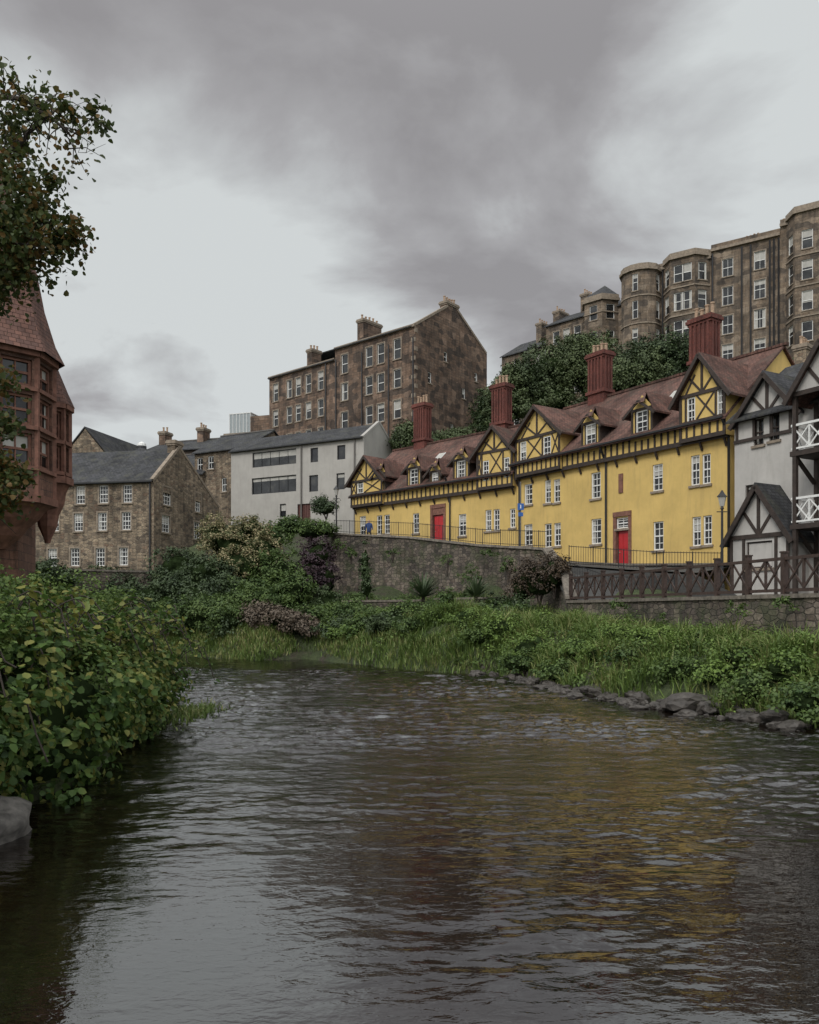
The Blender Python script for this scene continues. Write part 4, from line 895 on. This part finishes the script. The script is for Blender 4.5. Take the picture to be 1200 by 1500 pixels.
for mpts,dn in zip(main,dens):
    P=limb(mpts,.085,.016)
    for i in range(5,len(P)):
        for q in range(4):
            d=unit(rng.normal(size=3)+np.array([.2,0,.25])); ln=rng.uniform(.25,.65); T0=P[i]; tp=[T0,T0+d*ln*.5+np.array([0,0,.04]),T0+d*ln+rng.normal(size=3)*.06]
            paths.append((tp,[.012,.008,.004]))
            if rng.random()<dn*.9:
                for cc in (tp[1],tp[2]):
                    k=int(26*dn); LC.append(cc+rng.normal(size=(k,3))*np.array([.12,.16,.1]))
for b_,e_,y in ((130,165,12.7),(160,190,12.6),(150,230,12.6)):
    t=S3(b_,e_,y); s=t+np.array([-.5,0,rng.uniform(-.1,.3)]); paths.append(([s,(s+t)/2+np.array([0,0,.08]),t],[.010,.007,.003]))
    for q in range(3): paths.append(([(s+t)/2,(s+t)/2+rng.normal(size=3)*.08,(s+t)/2+rng.normal(size=3)*.16+np.array([.1,0,0])],[.005,.004,.002]))
for b_,e_,sc_,k in ((15,200,.33,340),(15,260,.42,560),(45,300,.36,420),(90,350,.26,320),(25,360,.4,560),(10,400,.35,420),(55,160,.18,130),(100,165,.15,110),(145,180,.12,70),(75,265,.2,110),(135,160,.1,50),(110,340,.2,220),
                    (5,560,.22,200),(5,620,.24,240),(12,690,.25,260),(5,730,.28,280),(35,700,.14,90)):
    LC.append(S3(b_,e_,12.8+rng.uniform(-.4,.4))+rng.normal(size=(k,3))*np.array([.55,.9,.5])*sc_)
LC=np.concatenate(LC); Nn=unit(rng.normal(size=LC.shape)+np.array([0,-.2,.5]))
lv=leaves('leaves',LC,Nn,.085*rng.uniform(.6,1.3,len(LC)),L['tree'],True)
group('overhanging_tree',[lv,tubes('trunk_and_branches',paths,M['bark'],7)])
def tree(name,x,y,z0,blobs,mat,ncl,nl,cr,size):
    C,Nn=foliage_pts(blobs,ncl,nl,cr,-.7); lv=leaves('leaves',C,Nn,size*rng.uniform(.6,1.3,len(C)),mat)
    ps=[([(x,y,z0-.5),(x+.1,y,z0+2),(x,y,blobs[0][2])],[.35,.28,.15])]
    for b_ in blobs: ps.append(([(x,y,z0+2),((x+b_[0])/2,(y+b_[1])/2,(z0+2+b_[2])/2+.5),b_[:3]],[.2,.12,.05]))
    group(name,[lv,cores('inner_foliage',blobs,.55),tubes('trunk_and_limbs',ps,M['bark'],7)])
def tr_at(name,b_,e_,y,blobsrel,ncl=420,nl=44,mat='hill'):
    p_=S3(b_,e_,y); z0=float(tz(p_[0],p_[1])); tree(name,p_[0],p_[1],z0,[(p_[0]+q[0],p_[1]+q[1],p_[2]+q[2],q[3],q[4],q[5]) for q in blobsrel],L[mat],ncl,nl,.62,.22)
tr_at('hillside_tree',800,550,84,[(0,0,0,4.0,3.5,3.0),(-2.6,0,-1.6,2.8,2.5,2.4),(2.4,.5,1.,2.6,2.5,2.2),(0,-1,-3,4,3,2.5)],800)
tr_at('hillside_tree',862,535,86,[(0,0,0,3.4,3,3.0),(2,0,-2,3,2.5,2.6),(-1,-.5,1.4,2.0,2,1.6)],600)
tr_at('hillside_tree',975,522,82,[(0,0,0,3.6,3,2.0),(-3,0,-.8,2.4,2.4,1.8),(2.2,0,.2,2.2,2.2,1.6),(-1,0,-2.4,4,3,2)],700,44,'dark')
tr_at('hillside_tree',915,555,80,[(0,0,0,3.5,3,2.6),(2,0,1,2.2,2,1.8)],480)
tr_at('hillside_tree',745,590,82,[(0,0,0,2.6,2.5,2.6),(.8,0,2.2,1.6,1.6,1.6)],340)
tr_at('hillside_tree',712,600,92,[(0,0,0,1.6,1.6,2.6),(0,0,-3,2,2,3)],220,40,'dark')
tr_at('hillside_tree',600,640,82,[(0,0,0,1.8,1.6,1.6),(1.6,0,-.6,1.4,1.4,1.2)],220)
tr_at('hillside_tree',672,645,84,[(0,0,0,2.2,1.6,1.0)],160)
def sh_at(name,mat,blist,ncl,nl,cr,size,core=.62,lift=True,**k):
    bl=[]
    for b_,e_,y,rx,ry,rz in blist:
        p_=S3(b_,e_,y); g_=float(tz(p_[0],p_[1])); bl.append((p_[0],p_[1],max(p_[2],g_+.35*rz) if lift else p_[2],rx,ry,rz))
    shrub(name,bl,L[mat],ncl,nl,cr,size,False,core,**k)
sh_at('flowering_shrub','flower',[(345,800,58,2.1,2,1.9),(320,788,59,1.4,1.6,1.6),(380,812,57,1.7,1.6,1.6),(350,835,56,2.2,1.6,1.6),(368,775,58,1.0,1,1.0)],460,40,.42,.16)
sh_at('dark_green_shrub','dark',[(262,835,55,1.7,1.5,1.7),(235,880,54,2.2,1.6,1.6),(300,850,54,1.8,1.6,2.),(275,870,53,2.3,1.6,1.5),(330,870,52,1.8,1.5,1.5)],620,40,.4,.16)
sh_at('green_shrub','mid',[(405,850,55,1.8,1.6,2.),(385,880,53,2.,1.6,1.4),(430,870,54,1.5,1.4,1.7),(350,885,51,1.8,1.4,1.2)],420,40,.4,.17)
sh_at('ivy','mid',[(425,772,62,1.6,1.,.9),(455,778,61,1.5,1,.8),(478,776,61,.9,1,.6),(400,790,60,1.3,1,1.1)],260,36,.35,.16)
sh_at('conifer_shrub','dark',[(478,745,66,1.0,1,.7),(468,738,66,.6,.6,.6)],90,36,.35,.16)
sh_at('purple_shrub','purple',[(465,815,57,1.2,1.1,1.3),(452,845,56,1.2,1.1,1.4),(478,850,56,.9,1,1.4)],260,38,.35,.15)
sh_at('riverside_shrub','mid',[(265,925,48.6,2.2,1.2,1.2),(310,915,48.,2.2,1.2,1.3),(345,930,46.6,1.6,.9,.9),(232,940,50,1.6,1,1.),(372,905,48,1.6,1.3,1.2),(285,940,48.2,1.5,.8,.8)],560,40,.36,.15,low=-.7)
sh_at('riverside_shrub','dark',[(215,905,53,2.2,1.6,1.5),(180,880,54,1.8,1.6,1.2),(300,890,50,2.,1.3,1.3),(245,935,49.2,1.4,.9,.9),(330,945,46.4,1.0,.6,.6)],380,40,.38,.15,low=-.6)
sh_at('dry_brush','brush',[(402,932,45.4,1.4,.9,.85),(432,934,45.6,1.3,.9,.8),(378,928,46.2,1.,.9,.75)],300,46,.4,.14,.45)
sh_at('russet_shrub','russet',[(790,850,44.5,1.5,1,1.3),(765,862,45,.9,.8,1.),(812,842,44,.9,.7,1.1)],240,42,.32,.12)
sh_at('garden_shrub','mid',[(505,905,49,1.4,1.2,.9),(520,890,51,1,1,.7),(560,905,46.5,1.2,1,.6),(655,893,44,.8,.8,1.2),(600,915,42,1.2,1,.6),(735,905,41,1.3,1,.7),(455,918,47,1.2,.9,.8)],380,38,.32,.14)
sh_at('garden_shrub','dark',[(535,830,53.7,.35,.3,1.6),(537,860,53.5,.5,.4,.9),(720,888,45,.7,.6,.8),(700,915,41,1,.8,.6),(755,893,43,1,.8,.8),(480,880,54,1.,1,1.),(500,935,44,1.6,.8,.6),(580,935,40.5,1.4,.8,.5)],360,36,.28,.14)
sh_at('mill_climber','dark',[(150,868,58,2.,1,.8),(90,850,52,1.2,.8,1.2),(60,840,50,1.2,.8,.9),(130,890,52,2.4,1.2,.9)],260,36,.38,.16)
sh_at('wall_creeper','mid',[(497,800,60.2,.5,.25,.5),(515,812,59.,.5,.25,.5),(575,812,55.,.5,.2,.35),(610,860,52.,.5,.2,.5),(655,825,50.,.35,.2,.6),(745,832,47.,.5,.2,.6),(715,812,48.2,.6,.2,.3),(690,850,48.,.6,.25,.8),(850,900,39.6,.5,.2,.35),(905,888,34.4,.4,.18,.25),(968,915,30.4,.35,.15,.3),(1080,893,26.6,.3,.15,.35),(1150,885,24.8,.35,.15,.2)],320,30,.16,.09,None,False)
sh_at('bank_bushes','lush',[(690,945,37,1.3,.8,.65),(650,938,38.5,1.2,.8,.6),(735,950,35,1.1,.8,.7),(785,952,32.5,1.2,.8,.75),(850,958,29.5,1.0,.8,.6),(905,950,29.5,1.1,.8,.6),(960,962,26.5,1.0,.7,.6),(1020,955,25.5,1.,.7,.55),(1090,972,22.5,.9,.7,.55),(1160,985,20.5,.9,.7,.55),(1190,955,22,.8,.7,.5),(1050,990,22,.7,.5,.4),(880,985,27.5,.8,.6,.4)],900,30,.24,.10)
sh_at('bank_bushes','mid',[(710,968,35,1.2,.6,.5),(765,972,31.5,1.1,.6,.5),(820,985,28.3,1.0,.6,.45),(1000,1000,23.2,.8,.5,.4),(930,995,25.6,.9,.5,.4),(1110,1010,20.2,.8,.5,.4),(1180,1030,18.2,.7,.5,.4),(620,955,38.5,1.3,.6,.5),(540,955,42.5,1.3,.6,.5)],560,30,.22,.10,low=-.6)
def inpoly(x,y,poly):
    ins=np.zeros(x.shape,bool)
    for (ax,ay),(bx,by) in zip(poly,poly[1:]+poly[:1]):
        c=((ay>y)!=(by>y)); ins^=c&(x<ax+(y-ay)/(by-ay+1e-12)*(bx-ax))
    return ins
def scatter(n,poly,dmin=.15):
    xs_=[p_[0] for p_ in poly]; ys_=[p_[1] for p_ in poly]; x=rng.uniform(min(xs_),max(xs_),n); y=rng.uniform(min(ys_),max(ys_),n)
    ok=inpoly(x,y,poly)&(rivdist(x,y)>dmin); x,y=x[ok],y[ok]; return x,y
midbank=[(-5,45.5),(-3,42),(1,37.5),(4.2,36),(7,39),(6.9,45),(3.2,49.5),(-3,55.5),(-5.5,53)]
x,y=scatter(150,midbank,.8); z=tz(x,y)
for nm,sl,npc in (('dark',slice(0,14),0),('mid',slice(14,32),0),('lush',slice(32,44),0)):
    bl=[(a,c_,e+.15,r*1.25,r,r*rng.uniform(.6,.95)) for a,c_,e,r in zip(x[sl],y[sl],z[sl],rng.uniform(.45,.95,len(x[sl])))]
    shrub('bank_shrub',bl,L[nm],46*len(bl),34,.24,.12,False,.6,-.3)
def blades(name,P,h,w,mat,lean=.45):
    n=len(P); an=rng.uniform(0,2*np.pi,n); d=np.stack([np.cos(an),np.sin(an),np.zeros(n)],1)
    s=np.cross(d,[0,0,1.]); s=unit(s+rng.normal(size=s.shape)*.3*np.array([1,1,0])); le=(lean*rng.uniform(.3,1.6,n))[:,None]; h=h[:,None]; w=w[:,None]
    m1=P+np.array([0,0,1.])*h*.6+d*le*h*.3; t=P+np.array([0,0,1.])*h*(1-.3*le)+d*le*h
    V=np.stack([P-s*w,P+s*w,m1+s*w*.8,m1-s*w*.8,t+s*w*.1,t-s*w*.1],1).reshape(-1,3); i=np.arange(n)[:,None]*6
    Q=np.concatenate([i+np.array([0,1,2,3]),i+np.array([3,2,4,5])],1).reshape(-1,4)
    return quadmesh(name,V,Q,mat,np.repeat(rng.random(n),2))
bank=[(9.2,15),(7,20),(4.8,24.5),(3.4,32),(.5,34.4),(-3.4,40),(-6,44.5),(-5,52),(-3,57),(3.6,50.6),(7.3,46),(7.6,41),(11.7,24),(13.8,15)]
x,y=scatter(140000,bank,.2); cl=np.array([noise.noise((a*.9,c*.9,5.)) for a,c in zip(x,y)]); keep=rng.random(len(x))<np.clip(.5+cl*1.9,.08,1)*np.where(y>39,.55,1); x,y,cl=x[keep],y[keep],cl[keep]
P=np.stack([x,y,tz(x,y)-.05],1); h=(.35+.85*np.clip(cl+.15,0,1)+.3*rng.random(len(x)))*np.clip(.65+.2*rivdist(x,y),.55,1.15)*np.where(y>39,.6,1)
blades('bank_grass',P,h,.013+.013*rng.random(len(x)),L['grass'],.8)
x,y=scatter(3200,bank,.3); cl=np.array([noise.noise((a*.5,c*.5,15.)) for a,c in zip(x,y)]); k_=cl>-.05; x,y=x[k_],y[k_]
z=tz(x,y)
for nm,mt,par in (('bank_weeds','mid',0),('bank_weeds','lush',1),('bank_weeds','fern',2)):
    LC=[];LN=[]
    for a,c,e in list(zip(x,y,z))[par::3]:
        r=rng.uniform(.2,.55); d=unit(rng.normal(size=(46,3))); d[:,2]=abs(d[:,2]); LC.append(np.array([a,c,e+.1])+d*r*np.array([1,1,1.3])*rng.uniform(.5,1,(46,1))); LN.append(unit(d+np.array([0,0,.6])+rng.normal(size=d.shape)*.3))
    LC=np.concatenate(LC);LN=np.concatenate(LN); leaves(nm,LC,LN,.11*rng.uniform(.6,1.3,len(LC)),L[mt])
LC=[];LN=[]
for i in range(150):
    t=rng.random(); a=7.7+(11.7-7.7)*t-rng.uniform(.1,.6); c=41+(24-41)*t; e=float(tz(a,c)); r=rng.uniform(.25,.5)
    d=unit(rng.normal(size=(56,3))); d[:,2]=abs(d[:,2]); LC.append(np.array([a,c,e+.1])+d*r*np.array([1,1,1.9])*rng.uniform(.4,1,(56,1))); LN.append(unit(d+np.array([0,0,.6])+rng.normal(size=d.shape)*.3))
LC=np.concatenate(LC);LN=np.concatenate(LN); leaves('wall_foot_weeds',LC,LN,.10*rng.uniform(.6,1.3,len(LC)),L['lush'])
fl=[(-17,49.2),(-12.5,46.),(-8,42.8),(-6,44.6),(-7,46),(-12,48),(-16,50.5)]
x,y=scatter(22000,fl,-.1); P=np.stack([x,y,np.maximum(tz(x,y),.0)-.05],1); blades('waterside_grass',P,.2+.26*rng.random(len(x)),.02+.01*rng.random(len(x)),L['grass'],.5)
fl2=[(-5,44.3),(-3,40.3),(.8,34.7),(4.2,32.5),(4.2,34.5),(0,38),(-3,43),(-4.5,46)]
x,y=scatter(14000,fl2,-.1); P=np.stack([x,y,np.maximum(tz(x,y),.0)-.05],1); blades('waterside_grass',P,.25+.25*rng.random(len(x)),.02+.01*rng.random(len(x)),L['grass'],.5)
x=rng.normal(-5.45,.28,900)+0; y=rng.normal(20.5,.9,900); P=np.stack([x,y,np.zeros(900)-.05],1); blades('water_plants',P,.12+.2*rng.random(900),.014+.008*rng.random(900),L['grass'],.7)
for b_,e_,yy,s in ((620,880,46,1.7),(697,880,43.5,1.35)):
    p_=S3(b_,e_,yy); n_=170; el=rng.uniform(.1,1.45,n_); az=rng.uniform(0,2*np.pi,n_)
    d=np.stack([np.cos(az)*np.cos(el),np.sin(az)*np.cos(el),np.sin(el)],1); s_=unit(np.cross(d,[0,0,1.]))*.035; Ln=s*rng.uniform(.7,1.1,(n_,1))
    P0=p_+np.array([0,0,.2])+d*.05; m1=P0+d*Ln*.55; t=P0+d*Ln+np.array([0,0,-.12])*Ln
    V=np.stack([P0-s_,P0+s_,m1+s_*.8,m1-s_*.8,t+s_*.05,t-s_*.05],1).reshape(-1,3); i=np.arange(n_)[:,None]*6
    Q=np.concatenate([i+np.array([0,1,2,3]),i+np.array([3,2,4,5])],1).reshape(-1,4)
    lf=quadmesh('leaves',V,Q,L['yucca'],np.repeat(rng.random(n_),2)); tk=tubes('trunk',[([(p_[0],p_[1],float(tz(p_[0],p_[1]))-.2),(p_[0],p_[1],p_[2]+.3)],[.12,.1])],M['bark'],8); group('yucca_plant',[lf,tk])
import bmesh
bm=bmesh.new()
def rock(x,y,z,s):
    r=bmesh.ops.create_icosphere(bm,subdivisions=3,radius=1); sd=random.uniform(0,99); a=random.uniform(0,3.1); ax=(s*random.uniform(.8,1.4),s*random.uniform(.6,1.),s*random.uniform(.4,.7))
    for v in r['verts']:
        k=1+.5*noise.noise((v.co.x*1.1+sd,v.co.y*1.1,v.co.z*1.1))+.15*noise.noise(v.co*3+Vector((sd,0,0)))
        q=Vector((round(v.co.x*2.2)/2.2*.35+v.co.x*.65,round(v.co.y*2.2)/2.2*.35+v.co.y*.65,v.co.z))*k
        X,Y_,Z_=q.x*ax[0],q.y*ax[1],q.z*ax[2]; v.co=Vector((x+X*math.cos(a)-Y_*math.sin(a),y+X*math.sin(a)+Y_*math.cos(a),z+Z_))
sh=[(9.2,15.5),(9.,17.5),(7.3,20.8),(5.2,25),(3.9,32.6),(2.6,33.4)]
for a,c in zip(sh,sh[1:]):
    Ln=math.hypot(c[0]-a[0],c[1]-a[1]); 
    for i in range(int(Ln*9)):
        t=random.random(); nx_,ny_=-(c[1]-a[1])/Ln,(c[0]-a[0])/Ln; o=random.gauss(.05,.32)
        rock(a[0]+(c[0]-a[0])*t-nx_*o,a[1]+(c[1]-a[1])*t-ny_*o,random.uniform(-.04,.1)+max(0,o)*.3,random.choice((.08,.11,.15,.2,.27)))
rock(7.1,21.2,.25,.48); rock(8.3,18.6,.2,.4); rock(6.4,22.8,.12,.34)
me=bpy.data.meshes.new('shore_rocks'); bm.to_mesh(me); bm.free(); me.materials.append(M['rock']); scene.collection.objects.link(bpy.data.objects.new('shore_rocks',me))
bm=bmesh.new(); rock(-4.85,9.3,.1,.6); rock(-4.7,7.6,0,.3); me=bpy.data.meshes.new('boulder'); bm.to_mesh(me); bm.free()
for pl in me.polygons: pl.use_smooth=True
me.materials.append(plain('boulder_stone',(.10,.092,.083),.8,.6,6)); scene.collection.objects.link(bpy.data.objects.new('boulder',me))
# ------------------------------------------------------------------ sky and light
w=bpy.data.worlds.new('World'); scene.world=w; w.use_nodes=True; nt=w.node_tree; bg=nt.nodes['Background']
sky=N(nt,'ShaderNodeTexSky'); sky.sky_type='NISHITA'; sky.sun_disc=False; sky.sun_elevation=math.radians(42); sky.sun_rotation=math.radians(215)
tc=N(nt,'ShaderNodeTexCoord'); g=tc.outputs['Generated']; sp=N(nt,'ShaderNodeSeparateXYZ'); nt.links.new(g,sp.inputs[0])
zc=math_(nt,'ADD',math_(nt,'MAXIMUM',sp.outputs[2],0.),.16); cb=N(nt,'ShaderNodeCombineXYZ')
nt.links.new(math_(nt,'DIVIDE',sp.outputs[0],zc),cb.inputs[0]); nt.links.new(math_(nt,'DIVIDE',sp.outputs[1],zc),cb.inputs[1]); cb.inputs[2].default_value=3.7
n1=noise_(nt,cb.outputs[0],1.6,8,.54,.3)
v=math_(nt,'ADD',math_(nt,'MULTIPLY',math_(nt,'SUBTRACT',n1,.5),1.45),.55)
def blob(b_,e_,cosw,amt):
    global v
    d=Vector(((b_-600)/FP,1,(HZ-e_)/FP)).normalized(); vm=N(nt,'ShaderNodeVectorMath',operation='DOT_PRODUCT'); nt.links.new(g,vm.inputs[0]); vm.inputs[1].default_value=d
    v=math_(nt,'ADD',v,mrange_(nt,vm.outputs['Value'],cosw,1.,0,amt))
for q in ((600,170,.955,-.12),(280,120,.98,-.06),(850,290,.965,-.09),(330,290,.985,.09),(120,480,.96,.14),(1150,130,.975,.12),(80,40,.975,.09)): blob(*q)
c=ramp(nt,v,[(.30,(3.1,3.0,3.06)),(.44,(4.0,3.95,4.02)),(.54,(5.15,5.27,5.32)),(.68,(6.6,6.9,6.9))])
# overcast sky, boosted overhead and behind the camera to light the buildings
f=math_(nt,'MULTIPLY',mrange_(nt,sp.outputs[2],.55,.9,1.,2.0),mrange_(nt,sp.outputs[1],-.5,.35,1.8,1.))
sc=N(nt,'ShaderNodeVectorMath',operation='SCALE'); sc.inputs['Scale'].default_value=.8; nt.links.new(sky.outputs[0],sc.inputs[0])
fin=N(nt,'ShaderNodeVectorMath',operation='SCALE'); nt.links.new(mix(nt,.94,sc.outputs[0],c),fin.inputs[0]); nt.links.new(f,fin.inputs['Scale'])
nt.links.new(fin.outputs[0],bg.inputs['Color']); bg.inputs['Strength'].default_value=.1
su=bpy.data.lights.new('sun','SUN'); su.energy=1.5; su.angle=math.radians(20); su.color=(1,.96,.9); so=bpy.data.objects.new('sun',su)
el=math.radians(42); azm=math.radians(215)
dirv=Vector((math.sin(azm)*math.cos(el),math.cos(azm)*math.cos(el),math.sin(el))); so.rotation_euler=dirv.to_track_quat('Z','Y').to_euler(); scene.collection.objects.link(so)
scene.view_settings.view_transform='Standard'; scene.view_settings.look='None'; scene.view_settings.exposure=0
cam=bpy.data.cameras.new('camera'); cam.sensor_fit='VERTICAL'; cam.sensor_height=36; cam.lens=FP*36/1500; cam.shift_y=(HZ-750)/1500; cam.clip_end=6000; cam.clip_start=.1
co=bpy.data.objects.new('camera',cam); co.location=(0,0,E); co.rotation_euler=(math.radians(90),0,0); scene.collection.objects.link(co); scene.camera=co
